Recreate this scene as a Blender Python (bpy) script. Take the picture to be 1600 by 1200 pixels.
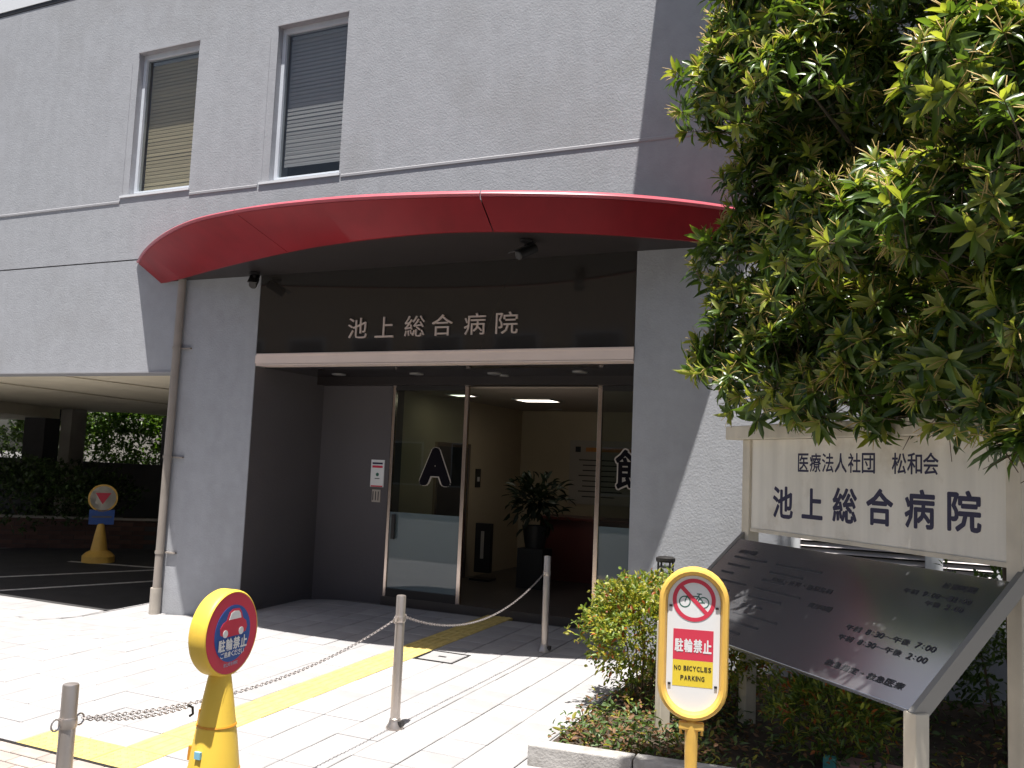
import bpy, bmesh, math, random
import numpy as np
from mathutils import Vector, Matrix

for o in list(bpy.data.objects):
    bpy.data.objects.remove(o, do_unlink=True)
random.seed(7)
rng = np.random.default_rng(11)
SC = bpy.context.scene
COL = SC.collection

# ------------------------------------------------------------------ camera
YAW, PITCH, ROLL, FPX, EYE = 0.436908561, 0.0908270903, -0.0419573133, 1398.657, 1.813
cy, sy = math.cos(YAW), math.sin(YAW)
cp, sp = math.cos(PITCH), math.sin(PITCH)
cr, sr = math.cos(ROLL), math.sin(ROLL)
RM = (Matrix(((cy, -sy, 0), (sy, cy, 0), (0, 0, 1))) @ Matrix(((1, 0, 0), (0, cp, -sp), (0, sp, cp)))
      @ Matrix(((cr, 0, sr), (0, 1, 0), (-sr, 0, cr))))
cam_d = bpy.data.cameras.new('camera')
cam_d.sensor_fit = 'HORIZONTAL'
cam_d.sensor_width = 36.0
cam_d.lens = FPX / 1600.0 * 36.0
cam_d.clip_start = 0.05
cam_d.clip_end = 600.0
cam = bpy.data.objects.new('camera', cam_d)
COL.objects.link(cam)
r_, f_, u_ = RM.col[0], RM.col[1], RM.col[2]
m3 = Matrix((r_, u_, -f_)).transposed()
cam.matrix_world = Matrix.Translation((0, 0, EYE)) @ m3.to_4x4()
SC.camera = cam

# ------------------------------------------------------------------ light
SUN_A, SUN_B = -0.03, 0.215            # drift of sunlight in x and y for every metre it falls
elev = math.atan2(1.0, math.hypot(SUN_A, SUN_B))
world = bpy.data.worlds.new('World')
SC.world = world
world.use_nodes = True
wn = world.node_tree
bg = wn.nodes['Background']
sky = wn.nodes.new('ShaderNodeTexSky')
sky.sky_type = 'NISHITA'
sky.sun_disc = False
sky.sun_elevation = elev
sky.sun_rotation = math.radians(180)
sky.dust_density = 3.5
sky.air_density = 1.0
wn.links.new(sky.outputs[0], bg.inputs[0])
bg.inputs[1].default_value = 0.05
sun_d = bpy.data.lights.new('sun', 'SUN')
sun_d.energy = 5.0
sun_d.angle = math.radians(0.53)
sun_d.color = (1.0, 0.96, 0.9)
sun = bpy.data.objects.new('sun', sun_d)
COL.objects.link(sun)
sun.location = (-3, -6, 20)
sun.rotation_euler = Vector((SUN_A, SUN_B, -1)).to_track_quat('-Z', 'Y').to_euler()
SC.view_settings.view_transform = 'Standard'
SC.view_settings.look = 'None'
SC.view_settings.gamma = 1.0
SC.view_settings.use_curve_mapping = False
SC.view_settings.exposure = 1.0
SC.render.engine = 'CYCLES'
SC.cycles.use_denoising = True
SC.cycles.max_bounces = 8
SC.cycles.transparent_max_bounces = 16
SC.cycles.sample_clamp_indirect = 6.0


# ------------------------------------------------------------------ materials
def lin(r, g, b):
    f = lambda c: (c / 255 / 12.92) if c / 255 <= 0.04045 else ((c / 255 + 0.055) / 1.055) ** 2.4
    return (f(r), f(g), f(b))


def mat(name, color, rough=0.6, metal=0.0, var=0.0, vscale=3.0, bump=0.0, bscale=60.0, objvar=0.0,
        spec=0.5, streak=0.0, emit=None, coat=0.0, stain=None, stain_scale=1.2):
    m = bpy.data.materials.new(name)
    m.use_nodes = True
    nt = m.node_tree
    N, L = nt.nodes, nt.links
    p = N['Principled BSDF']
    p.inputs['Roughness'].default_value = rough
    p.inputs['Metallic'].default_value = metal
    p.inputs['Specular IOR Level'].default_value = spec
    p.inputs['Coat Weight'].default_value = coat
    c4 = (*color, 1)
    p.inputs['Base Color'].default_value = c4
    sock = None
    tc = N.new('ShaderNodeTexCoord')

    def mul(sock, facsock, lo, hi):
        mr = N.new('ShaderNodeMapRange')
        L.new(facsock, mr.inputs['Value'])
        mr.inputs['To Min'].default_value = lo
        mr.inputs['To Max'].default_value = hi
        mx = N.new('ShaderNodeMix')
        mx.data_type = 'RGBA'
        mx.blend_type = 'MULTIPLY'
        mx.inputs['Factor'].default_value = 1
        if sock is None:
            mx.inputs['A'].default_value = c4
        else:
            L.new(sock, mx.inputs['A'])
        L.new(mr.outputs[0], mx.inputs['B'])
        return mx.outputs['Result']
    if var:
        n = N.new('ShaderNodeTexNoise')
        n.inputs['Scale'].default_value = vscale
        n.inputs['Detail'].default_value = 6
        L.new(tc.outputs['Object'], n.inputs['Vector'])
        mr0 = N.new('ShaderNodeMapRange')
        mr0.inputs['From Min'].default_value = 0.3
        mr0.inputs['From Max'].default_value = 0.7
        L.new(n.outputs['Fac'], mr0.inputs['Value'])
        sock = mul(sock, mr0.outputs[0], 1 - var, 1 + var)
    if streak:
        mp = N.new('ShaderNodeMapping')
        mp.inputs['Scale'].default_value = (5.0, 5.0, 0.35)
        L.new(tc.outputs['Object'], mp.inputs['Vector'])
        n = N.new('ShaderNodeTexNoise')
        n.inputs['Scale'].default_value = 1.6
        n.inputs['Detail'].default_value = 5
        L.new(mp.outputs[0], n.inputs['Vector'])
        mr0 = N.new('ShaderNodeMapRange')
        mr0.inputs['From Min'].default_value = 0.35
        mr0.inputs['From Max'].default_value = 0.65
        L.new(n.outputs['Fac'], mr0.inputs['Value'])
        sock = mul(sock, mr0.outputs[0], 1 - streak, 1 + streak * .5)
    if objvar:
        oi = N.new('ShaderNodeObjectInfo')
        sock = mul(sock, oi.outputs['Random'], 1 - objvar, 1 + objvar)
    if stain:
        n = N.new('ShaderNodeTexNoise')
        n.inputs['Scale'].default_value = stain_scale
        n.inputs['Detail'].default_value = 8
        n.inputs['Roughness'].default_value = .65
        L.new(tc.outputs['Object'], n.inputs['Vector'])
        mr0 = N.new('ShaderNodeMapRange')
        mr0.inputs['From Min'].default_value = 0.52
        mr0.inputs['From Max'].default_value = 0.78
        L.new(n.outputs['Fac'], mr0.inputs['Value'])
        mx = N.new('ShaderNodeMix')
        mx.data_type = 'RGBA'
        L.new(mr0.outputs[0], mx.inputs['Factor'])
        if sock is None:
            mx.inputs['A'].default_value = c4
        else:
            L.new(sock, mx.inputs['A'])
        mx.inputs['B'].default_value = (*stain, 1)
        sock = mx.outputs['Result']
    if sock is not None:
        L.new(sock, p.inputs['Base Color'])
    if bump:
        n = N.new('ShaderNodeTexNoise')
        n.inputs['Scale'].default_value = bscale
        n.inputs['Detail'].default_value = 4
        L.new(tc.outputs['Object'], n.inputs['Vector'])
        b = N.new('ShaderNodeBump')
        b.inputs['Strength'].default_value = bump
        b.inputs['Distance'].default_value = 0.01
        L.new(n.outputs['Fac'], b.inputs['Height'])
        L.new(b.outputs[0], p.inputs['Normal'])
    if emit:
        p.inputs['Emission Color'].default_value = (*emit[0], 1)
        p.inputs['Emission Strength'].default_value = emit[1]
    return m


def glass_mat(name, tint=(0.8, 0.85, 0.83), refl=1.0, rough=0.0, frost=None):
    m = bpy.data.materials.new(name)
    m.use_nodes = True
    nt = m.node_tree
    N, L = nt.nodes, nt.links
    N.remove(N['Principled BSDF'])
    out = N['Material Output']
    tr = N.new('ShaderNodeBsdfTransparent')
    tr.inputs[0].default_value = (*tint, 1)
    base = tr
    if frost:
        df = N.new('ShaderNodeBsdfDiffuse')
        df.inputs[0].default_value = (*frost[0], 1)
        mx0 = N.new('ShaderNodeMixShader')
        mx0.inputs[0].default_value = frost[1]
        L.new(tr.outputs[0], mx0.inputs[1])
        L.new(df.outputs[0], mx0.inputs[2])
        base = mx0
    gl = N.new('ShaderNodeBsdfGlossy')
    gl.inputs['Roughness'].default_value = rough
    gl.inputs[0].default_value = (refl, refl, refl, 1)
    fr = N.new('ShaderNodeFresnel')
    fr.inputs[0].default_value = 1.6
    mx = N.new('ShaderNodeMixShader')
    geo = N.new('ShaderNodeNewGeometry')
    inv = N.new('ShaderNodeMath')
    inv.operation = 'SUBTRACT'
    inv.inputs[0].default_value = 1.0
    L.new(geo.outputs['Backfacing'], inv.inputs[1])
    mlt = N.new('ShaderNodeMath')
    mlt.operation = 'MULTIPLY'
    L.new(fr.outputs[0], mlt.inputs[0])
    L.new(inv.outputs[0], mlt.inputs[1])
    L.new(mlt.outputs[0], mx.inputs[0])
    L.new(base.outputs[0], mx.inputs[1])
    L.new(gl.outputs[0], mx.inputs[2])
    L.new(mx.outputs[0], out.inputs[0])
    return m


def leaf_mat(name, color, trans=0.35, rough=0.38, var=0.25):
    m = bpy.data.materials.new(name)
    m.use_nodes = True
    nt = m.node_tree
    N, L = nt.nodes, nt.links
    p = N['Principled BSDF']
    out = N['Material Output']
    geo = N.new('ShaderNodeNewGeometry')
    mr = N.new('ShaderNodeMapRange')
    mr.inputs['To Min'].default_value = 1 - var
    mr.inputs['To Max'].default_value = 1 + var
    L.new(geo.outputs['Random Per Island'], mr.inputs['Value'])
    mx = N.new('ShaderNodeMix')
    mx.data_type = 'RGBA'
    mx.blend_type = 'MULTIPLY'
    mx.inputs['Factor'].default_value = 1
    mx.inputs['A'].default_value = (*color, 1)
    L.new(mr.outputs[0], mx.inputs['B'])
    L.new(mx.outputs['Result'], p.inputs['Base Color'])
    p.inputs['Roughness'].default_value = rough
    p.inputs['Specular IOR Level'].default_value = 0.5
    tl = N.new('ShaderNodeBsdfTranslucent')
    tcol = N.new('ShaderNodeMix')
    tcol.data_type = 'RGBA'
    tcol.blend_type = 'MULTIPLY'
    tcol.inputs['Factor'].default_value = 1
    L.new(mx.outputs['Result'], tcol.inputs['A'])
    tcol.inputs['B'].default_value = (1.5, 1.5, .6, 1)
    L.new(tcol.outputs['Result'], tl.inputs[0])
    ms = N.new('ShaderNodeMixShader')
    ms.inputs[0].default_value = trans
    L.new(p.outputs[0], ms.inputs[1])
    L.new(tl.outputs[0], ms.inputs[2])
    L.new(ms.outputs[0], out.inputs[0])
    return m


M = {}
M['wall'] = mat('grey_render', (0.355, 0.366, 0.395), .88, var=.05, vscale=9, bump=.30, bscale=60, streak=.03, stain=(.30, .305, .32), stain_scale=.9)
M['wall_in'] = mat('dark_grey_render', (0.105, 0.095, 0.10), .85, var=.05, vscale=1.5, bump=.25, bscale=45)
M['white_metal'] = mat('white_aluminium', (0.72, 0.74, 0.77), .45)
M['alu'] = mat('window_aluminium', (0.62, 0.66, 0.72), .4, var=.05)
M['trim'] = mat('trim_paint', (0.33, 0.33, 0.35), .7, var=.05)
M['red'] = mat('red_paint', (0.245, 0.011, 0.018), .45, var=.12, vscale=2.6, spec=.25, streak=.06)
M['red_sunlit'] = mat('red_paint_sunlit', (0.46, 0.10, 0.13), .26, var=.08, vscale=3.0)  # paler red: the sunlit look of the rim is put into its colour
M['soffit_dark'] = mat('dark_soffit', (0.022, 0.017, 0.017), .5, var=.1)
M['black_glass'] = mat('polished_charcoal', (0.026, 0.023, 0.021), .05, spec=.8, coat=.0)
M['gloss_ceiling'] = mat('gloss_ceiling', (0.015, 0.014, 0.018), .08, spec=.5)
M['beam'] = mat('steel_beam', (0.85, 0.70, 0.62), .42, metal=.2, var=.04)
M['chrome'] = mat('door_chrome', (0.62, 0.52, 0.46), .18, metal=.95, var=.08, vscale=4)
M['steel'] = mat('stainless', (0.56, 0.50, 0.46), .38, metal=.85, var=.08, vscale=9)
M['chain'] = mat('chain_steel', (0.34, 0.31, 0.30), .45, metal=.7)
M['dark_metal'] = mat('dark_metal', (0.03, 0.028, 0.028), .45, metal=.3)
M['letter'] = mat('letter_metal', (0.72, 0.58, 0.50), .35, metal=.45)
M['pipe'] = mat('beige_pipe', (0.30, 0.265, 0.235), .5, var=.1, vscale=4, streak=.1)
M['pipe_lower'] = mat('pale_pipe_sleeve', (0.42, 0.38, 0.33), .5, var=.12, vscale=6)
M['tile'] = mat('paving_tile', (0.328, 0.321, 0.325), .8, var=.10, vscale=3.4, bump=.15, bscale=120, objvar=.07)
M['joint'] = mat('paving_joint', (0.16, 0.155, 0.15), .9, var=.12, vscale=12)
M['tactile'] = mat('tactile_yellow', (0.60, 0.46, 0.15), .7, var=.16, vscale=14, objvar=.06, bump=.1)
M['brick_pale'] = mat('pale_brick', (0.36, 0.31, 0.28), .85, var=.12, vscale=9, objvar=.15)
M['brick_red'] = mat('red_brick', (0.085, 0.045, 0.036), .85, var=.15, vscale=9, objvar=.25)
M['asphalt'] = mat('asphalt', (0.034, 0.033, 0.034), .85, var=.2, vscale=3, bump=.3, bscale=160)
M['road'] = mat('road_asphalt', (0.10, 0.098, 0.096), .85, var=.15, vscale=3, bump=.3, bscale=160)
M['line'] = mat('road_line_paint', (0.55, 0.54, 0.52), .7, var=.25, vscale=14)
M['kerb'] = mat('kerb_stone', (0.40, 0.385, 0.37), .85, var=.14, vscale=9, bump=.4, bscale=70, stain=(.16, .15, .12), stain_scale=5)
M['soil'] = mat('bed_soil', (0.06, 0.043, 0.03), .95, var=.35, vscale=14, bump=.8, bscale=40)
M['earth'] = mat('base_ground', (0.12, 0.115, 0.11), .9, var=.1)
M['yellow'] = mat('sign_yellow', (0.80, 0.49, 0.10), .45, var=.06, stain=(.62, .37, .08), stain_scale=7)
M['cone_yellow'] = mat('cone_yellow', (0.82, 0.55, 0.07), .48, var=.06, stain=(.62, .40, .07), stain_scale=5)
M['orange'] = mat('orange_plastic', (0.60, 0.26, 0.02), .5)
M['white'] = mat('sign_white', (0.80, 0.80, 0.80), .5)
M['sign_red'] = mat('sign_red', (0.62, 0.03, 0.07), .45)
M['pink_red'] = mat('sign_pink_red', (0.66, 0.045, 0.085), .45)
M['cobalt'] = mat('sign_blue', (0.02, 0.09, 0.36), .45)
M['pale_sky'] = mat('pale_blue_sticker', (0.25, 0.55, 0.72), .45)
M['sign_yellow2'] = mat('plate_yellow', (0.82, 0.62, 0.05), .45)
M['ink'] = mat('black_ink', (0.015, 0.014, 0.02), .55)
M['green_ink'] = mat('green_ink', (0.02, 0.13, 0.09), .55)
M['door_ink'] = mat('door_letter_ink', (0.008, 0.007, 0.010), .8, spec=.08)
M['navy'] = mat('navy_ink', (0.018, 0.016, 0.06), .5)
M['sign_cream'] = mat('signboard_cream', (0.82, 0.78, 0.69), .55, var=.05, vscale=2.5, streak=.12, stain=(.55, .48, .37), stain_scale=2.6)
M['sign_post'] = mat('signpost_paint', (0.66, 0.60, 0.49), .5, var=.1, vscale=6, streak=.14)
M['info'] = mat('polished_info_plate', (0.56, 0.57, 0.61), .19, metal=.9, var=.05)
M['info_ink'] = mat('plate_ink', (0.05, 0.05, 0.055), .5)
M['info_frame'] = mat('info_frame', (0.30, 0.29, 0.27), .4, metal=.3)
M['concrete'] = mat('concrete', (0.33, 0.31, 0.28), .85, var=.12, bump=.3, streak=.1)
M['dark_wall'] = mat('dark_wall', (0.045, 0.043, 0.045), .8, var=.15)
M['shed'] = mat('shed_metal', (0.13, 0.13, 0.14), .6, var=.08)
M['cream_board'] = mat('cream_soffit', (0.78, 0.70, 0.54), .6, var=.06, vscale=1.5)
M['groove'] = mat('soffit_groove', (0.16, 0.115, 0.075), .6)
M['blind'] = mat('blind_slat', (0.60, 0.56, 0.56), .5)
M['blind_reflect_tan'] = mat('slat_reflect_tan', (0.72, 0.58, 0.38), .5)  # tan reflection of the building opposite, put into the slat colour
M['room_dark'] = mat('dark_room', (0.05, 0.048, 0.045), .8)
M['lobby_wall'] = mat('lobby_wall', (0.50, 0.41, 0.28), .7, var=.04)
M['lobby_ceiling'] = mat('lobby_ceiling', (0.34, 0.28, 0.23), .7)
M['lobby_floor'] = mat('lobby_floor', (0.07, 0.06, 0.055), .35, var=.1)
M['door_dark'] = mat('door_dark', (0.02, 0.018, 0.018), .5)
M['counter'] = mat('counter_red_wood', (0.10, 0.022, 0.018), .35, var=.1)
M['board_beige'] = mat('notice_beige', (0.42, 0.37, 0.32), .6)
M['orange_print'] = mat('orange_print', (0.55, 0.22, 0.05), .6)
M['lamp'] = mat('lamp_panel', (0.9, 0.88, 0.82), .5, emit=((1.0, 0.93, 0.8), 2.2))
M['lamp_small'] = mat('downlight_lens', (0.9, 0.85, 0.75), .5, emit=((1.0, 0.85, 0.6), 2.0))
M['lamp_rim'] = mat('downlight_rim', (0.5, 0.48, 0.46), .3, metal=.6)
M['bark'] = mat('bark', (0.085, 0.068, 0.052), .9, var=.3, vscale=14, bump=.8, bscale=40)
M['twig'] = mat('twig', (0.12, 0.085, 0.055), .85)
M['teal'] = mat('teal_plastic', (0.10, 0.40, 0.38), .5)
M['pink_box'] = mat('pink_planter', (0.52, 0.30, 0.27), .7, var=.08)
M['tan'] = mat('tan_tile_wall', (0.38, 0.28, 0.185), .7, var=.12, vscale=4)
M['pane_dark'] = mat('dark_pane', (0.03, 0.035, 0.04), .08)
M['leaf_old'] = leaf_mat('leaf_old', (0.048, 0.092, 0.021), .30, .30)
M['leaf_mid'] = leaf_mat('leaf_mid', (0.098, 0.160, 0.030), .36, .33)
M['leaf_young'] = leaf_mat('leaf_young', (0.275, 0.31, 0.060), .42, .36)
M['catkin'] = leaf_mat('catkin', (0.52, 0.38, 0.15), .2, .7)
M['leaf_indoor'] = leaf_mat('leaf_indoor', (0.012, 0.022, 0.008), .15, .5)
M['nandina_green'] = leaf_mat('nandina_green', (0.14, 0.20, 0.035), .35, .42)
M['nandina_yellow'] = leaf_mat('nandina_yellow', (0.34, 0.33, 0.06), .4, .45)
M['nandina_red'] = leaf_mat('nandina_red', (0.36, 0.11, 0.035), .35, .45)
M['cover_green'] = leaf_mat('cover_green', (0.075, 0.125, 0.035), .25, .45)
M['cover_brown'] = leaf_mat('cover_brown', (0.20, 0.105, 0.05), .2, .7)
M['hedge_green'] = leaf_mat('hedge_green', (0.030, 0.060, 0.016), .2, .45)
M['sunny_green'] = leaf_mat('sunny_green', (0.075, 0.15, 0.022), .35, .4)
M['g_win'] = glass_mat('window_glass', (0.78, 0.80, 0.80))
M['g_door'] = glass_mat('door_glass', (0.62, 0.68, 0.64))
M['g_film'] = glass_mat('frosted_door_film', (0.45, 0.52, 0.53), frost=((0.30, 0.38, 0.40), .45))


# ------------------------------------------------------------------ mesh helpers
class MB:
    def __init__(s):
        s.v, s.f, s.mi = [], [], []

    def add(s, verts, faces, mi=0):
        b = len(s.v)
        s.v += [tuple(v) for v in verts]
        s.f += [tuple(b + i for i in f) for f in faces]
        s.mi += [mi] * len(faces)
        return s

    def box(s, x0, x1, y0, y1, z0, z1, mi=0, T=None):
        v = [(x, y, z) for z in (z0, z1) for y in (y0, y1) for x in (x0, x1)]
        if T is not None:
            v = [T @ Vector(p) for p in v]
        return s.add(v, [(0, 2, 3, 1), (4, 5, 7, 6), (0, 1, 5, 4), (2, 6, 7, 3), (0, 4, 6, 2), (1, 3, 7, 5)], mi)

    def tube(s, pts, rad, n=10, mi=0, caps=True):
        pts = [Vector(p) for p in pts]
        if not hasattr(rad, '__len__'):
            rad = [rad] * len(pts)
        b = len(s.v)
        ref = None
        for i, p in enumerate(pts):
            d = (pts[min(i + 1, len(pts) - 1)] - pts[max(i - 1, 0)])
            if d.length < 1e-9:
                d = Vector((0, 0, 1))
            d.normalize()
            if ref is None:
                ref = Vector((1, 0, 0)) if abs(d.x) < .9 else Vector((0, 1, 0))
            a = (ref - d * ref.dot(d)).normalized()
            ref = a
            c = d.cross(a)
            for k in range(n):
                t = 2 * math.pi * k / n
                s.v.append(tuple(p + (a * math.cos(t) + c * math.sin(t)) * rad[i]))
        for i in range(len(pts) - 1):
            for k in range(n):
                k2 = (k + 1) % n
                s.f.append((b + i * n + k, b + i * n + k2, b + (i + 1) * n + k2, b + (i + 1) * n + k))
                s.mi.append(mi)
        if caps:
            s.f.append(tuple(b + k for k in reversed(range(n))))
            s.f.append(tuple(b + (len(pts) - 1) * n + k for k in range(n)))
            s.mi += [mi, mi]
        return s

    def lathe(s, prof, n=24, c=(0, 0, 0), mi=0):
        b = len(s.v)
        for r, z in prof:
            for k in range(n):
                t = 2 * math.pi * k / n
                s.v.append((c[0] + r * math.cos(t), c[1] + r * math.sin(t), c[2] + z))
        for i in range(len(prof) - 1):
            for k in range(n):
                k2 = (k + 1) % n
                s.f.append((b + i * n + k, b + i * n + k2, b + (i + 1) * n + k2, b + (i + 1) * n + k))
                s.mi.append(mi)
        if prof[0][0] > 1e-4:
            s.f.append(tuple(b + k for k in reversed(range(n))))
            s.mi.append(mi)
        if prof[-1][0] > 1e-4:
            s.f.append(tuple(b + (len(prof) - 1) * n + k for k in range(n)))
            s.mi.append(mi)
        return s

    def prism(s, poly, z0, z1, mi=0, T=None):
        n = len(poly)
        v = [(p[0], p[1], z0) for p in poly] + [(p[0], p[1], z1) for p in poly]
        if T is not None:
            v = [T @ Vector(p) for p in v]
        f = [tuple(reversed(range(n))), tuple(range(n, 2 * n))]
        f += [(i, (i + 1) % n, n + (i + 1) % n, n + i) for i in range(n)]
        return s.add(v, f, mi)

    def xform(s, T):
        s.v = [tuple(T @ Vector(p)) for p in s.v]
        return s

    def build(s, name, mats, parent=None, smooth=False, bevel=0.0):
        me = bpy.data.meshes.new(name)
        me.from_pydata(s.v, [], s.f)
        if not isinstance(mats, (list, tuple)):
            mats = [mats]
        for m in mats:
            me.materials.append(M[m] if isinstance(m, str) else m)
        if len(mats) > 1:
            me.polygons.foreach_set('material_index', s.mi)
        bm = bmesh.new()
        bm.from_mesh(me)
        bmesh.ops.recalc_face_normals(bm, faces=bm.faces)
        bm.to_mesh(me)
        bm.free()
        if smooth:
            me.shade_smooth()
            me.set_sharp_from_angle(angle=math.radians(35))
        o = bpy.data.objects.new(name, me)
        COL.objects.link(o)
        if bevel:
            md = o.modifiers.new('bevel', 'BEVEL')
            md.width = bevel
            md.segments = 2
            md.limit_method = 'ANGLE'
        if parent is not None:
            o.parent = parent
            if any(abs(c) > 1e-9 for c in root_loc(parent)):
                o.matrix_parent_inverse = root_mat(parent).inverted()
        return o


def root_mat(o):
    m = Matrix.LocRotScale(o.location, o.rotation_euler, o.scale)
    if o.parent is not None:
        return root_mat(o.parent) @ o.matrix_parent_inverse @ m
    return m


def root_loc(o):
    return root_mat(o).translation


def empty(name, loc, label, cat, group=None):
    o = bpy.data.objects.new(name, None)
    o.empty_display_size = .2
    COL.objects.link(o)
    o.location = loc
    o['label'] = label
    o['category'] = cat
    if group:
        o['group'] = group
    return o


def tag(o, label, cat, group=None):
    o['label'] = label
    o['category'] = cat
    if group:
        o['group'] = group
    return o


def struct(o):
    o['kind'] = 'structure'
    return o


def np_mesh(name, verts, tris, mats, mi=None, parent=None, smooth=False):
    me = bpy.data.meshes.new(name)
    nv, nt = len(verts), len(tris)
    me.vertices.add(nv)
    me.vertices.foreach_set('co', np.ascontiguousarray(verts, dtype=np.float32).ravel())
    me.loops.add(nt * 3)
    me.loops.foreach_set('vertex_index', np.ascontiguousarray(tris, dtype=np.int32).ravel())
    me.polygons.add(nt)
    me.polygons.foreach_set('loop_start', np.arange(0, nt * 3, 3, dtype=np.int32))
    for m in mats:
        me.materials.append(M[m])
    if mi is not None:
        me.polygons.foreach_set('material_index', np.ascontiguousarray(mi, dtype=np.int32))
    if smooth:
        me.polygons.foreach_set('use_smooth', np.ones(nt, dtype=bool))
    me.update(calc_edges=True)
    me.validate()
    o = bpy.data.objects.new(name, me)
    COL.objects.link(o)
    if parent is not None:
        o.parent = parent
        o.matrix_parent_inverse = root_mat(parent).inverted()
    return o


def text_mesh(body, w=None, h=None, depth=0.0, bold=0.0, res=2):
    """verts/faces of a text fitted into a w x h box centred at the origin, in the x-z plane facing -y"""
    cu = bpy.data.curves.new('lettering', 'FONT')
    cu.body = body
    cu.size = 1.0
    cu.align_x = 'LEFT'
    cu.resolution_u = res
    cu.extrude = 0.0
    ob = bpy.data.objects.new('lettering', cu)
    COL.objects.link(ob)
    dg = bpy.context.evaluated_depsgraph_get()
    me = bpy.data.meshes.new_from_object(ob.evaluated_get(dg))
    V = np.zeros(len(me.vertices) * 3, dtype=np.float32)
    me.vertices.foreach_get('co', V)
    V = V.reshape(-1, 3)
    F = [tuple(p.vertices) for p in me.polygons]
    bpy.data.objects.remove(ob, do_unlink=True)
    bpy.data.curves.remove(cu)
    bpy.data.meshes.remove(me)
    lo, hi = V.min(0), V.max(0)
    ext = hi - lo
    c = (lo + hi) / 2
    sx = (w / ext[0]) if w else None
    sz = (h / ext[1]) if h else None
    if sx is None:
        sx = sz
    if sz is None:
        sz = sx
    if bold:
        sx = (w - 2 * bold * sz) / ext[0] if w else sx
        sz = (h - 2 * bold * sz) / ext[1] if h else sz
    P = [((v[0] - c[0]) * sx, 0.0, (v[1] - c[1]) * sz) for v in V]
    if depth <= 0:
        if bold:
            rb = bold * sz
            P1, F1 = list(P), list(F)
            kk = 12 if rb > .012 else 8
            for k in range(kk):
                t = 2 * math.pi * k / kk
                b0 = len(P1)
                P1 += [(p[0] + rb * math.cos(t), -.00008 * (k + 1), p[2] + rb * math.sin(t)) for p in P]
                F1 += [tuple(b0 + i for i in f) for f in F]
            return P1, F1
        return P, F
    n = len(P)
    from collections import Counter
    ed = Counter()
    dirs = {}
    for f in F:
        for i in range(len(f)):
            a, b = f[i], f[(i + 1) % len(f)]
            ed[frozenset((a, b))] += 1
            dirs[frozenset((a, b))] = (a, b)
    P2 = [(p[0], -depth, p[2]) for p in P]
    F2 = [tuple(i + n for i in f) for f in F]
    for k, c_ in ed.items():
        if c_ == 1:
            a, b = dirs[k]
            F2.append((a, b, b + n, a + n))
    return P + P2, F2


def frame_T(origin, right, up):
    """local x=right, z=up, -y = towards the reader"""
    r = Vector(right).normalized()
    u = Vector(up)
    u = (u - r * u.dot(r)).normalized()
    y = u.cross(r)
    T = Matrix((r, y, u)).transposed().to_4x4()
    T.translation = Vector(origin)
    return T


def sstep(t):
    t = max(0.0, min(1.0, t))
    return t * t * (3 - 2 * t)


G = 0.0291668


def zg(x, y):
    return G * y - .15 * sstep((-5.8 - x) / 1.8) * sstep((y - 5.2) / 1.8) - .2 * sstep((-8.0 - x) / .8) * sstep((y - 6.2) / 1.0)


YF = 7.39      # facade plane
YD = 8.60      # entrance glass plane


def sheet(xs, ys, dz=0.0, zf=zg):
    mb = MB()
    v = [(x, y, zf(x, y) + dz) for y in ys for x in xs]
    nx = len(xs)
    f = [(j * nx + i, j * nx + i + 1, (j + 1) * nx + i + 1, (j + 1) * nx + i) for j in range(len(ys) - 1) for i in range(len(xs) - 1)]
    mb.add(v, f)
    return mb


lsp = lambda a, b, n: [a + (b - a) * i / (n - 1) for i in range(n)]

# ================================================================== GROUND
far = MB()
far.add([(-300, -300, -.45), (300, -300, -.45), (300, 300, -.45), (-300, 300, -.45)], [(0, 1, 2, 3)])
struct(far.build('ground', 'earth'))

road = sheet([-40, 40], [-9, 3.10], 0.0, zf=lambda x, y: G * 3.1 - .11)
struct(road.build('road', 'road'))

# base under the paving (shows in the joints)
xs = lsp(-13.6, 3.4, 86)
ys = lsp(3.10, 8.6, 45)
base = sheet(xs, ys, -.026)
pave = struct(base.build('paving', 'joint'))

# square paving tiles ---------------------------------------------------
TW, TD, GAP = .2975, .265, .0075
KERB_A, KERB_B = Vector((-2.05, 4.79)), Vector((.9, 5.10))      # front top edge of the bed kerb


def in_bed(x, y):
    t = (x - KERB_A.x) / (KERB_B.x - KERB_A.x)
    yk = KERB_A.y + (KERB_B.y - KERB_A.y) * t
    return x > -2.02 and y > yk


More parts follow.
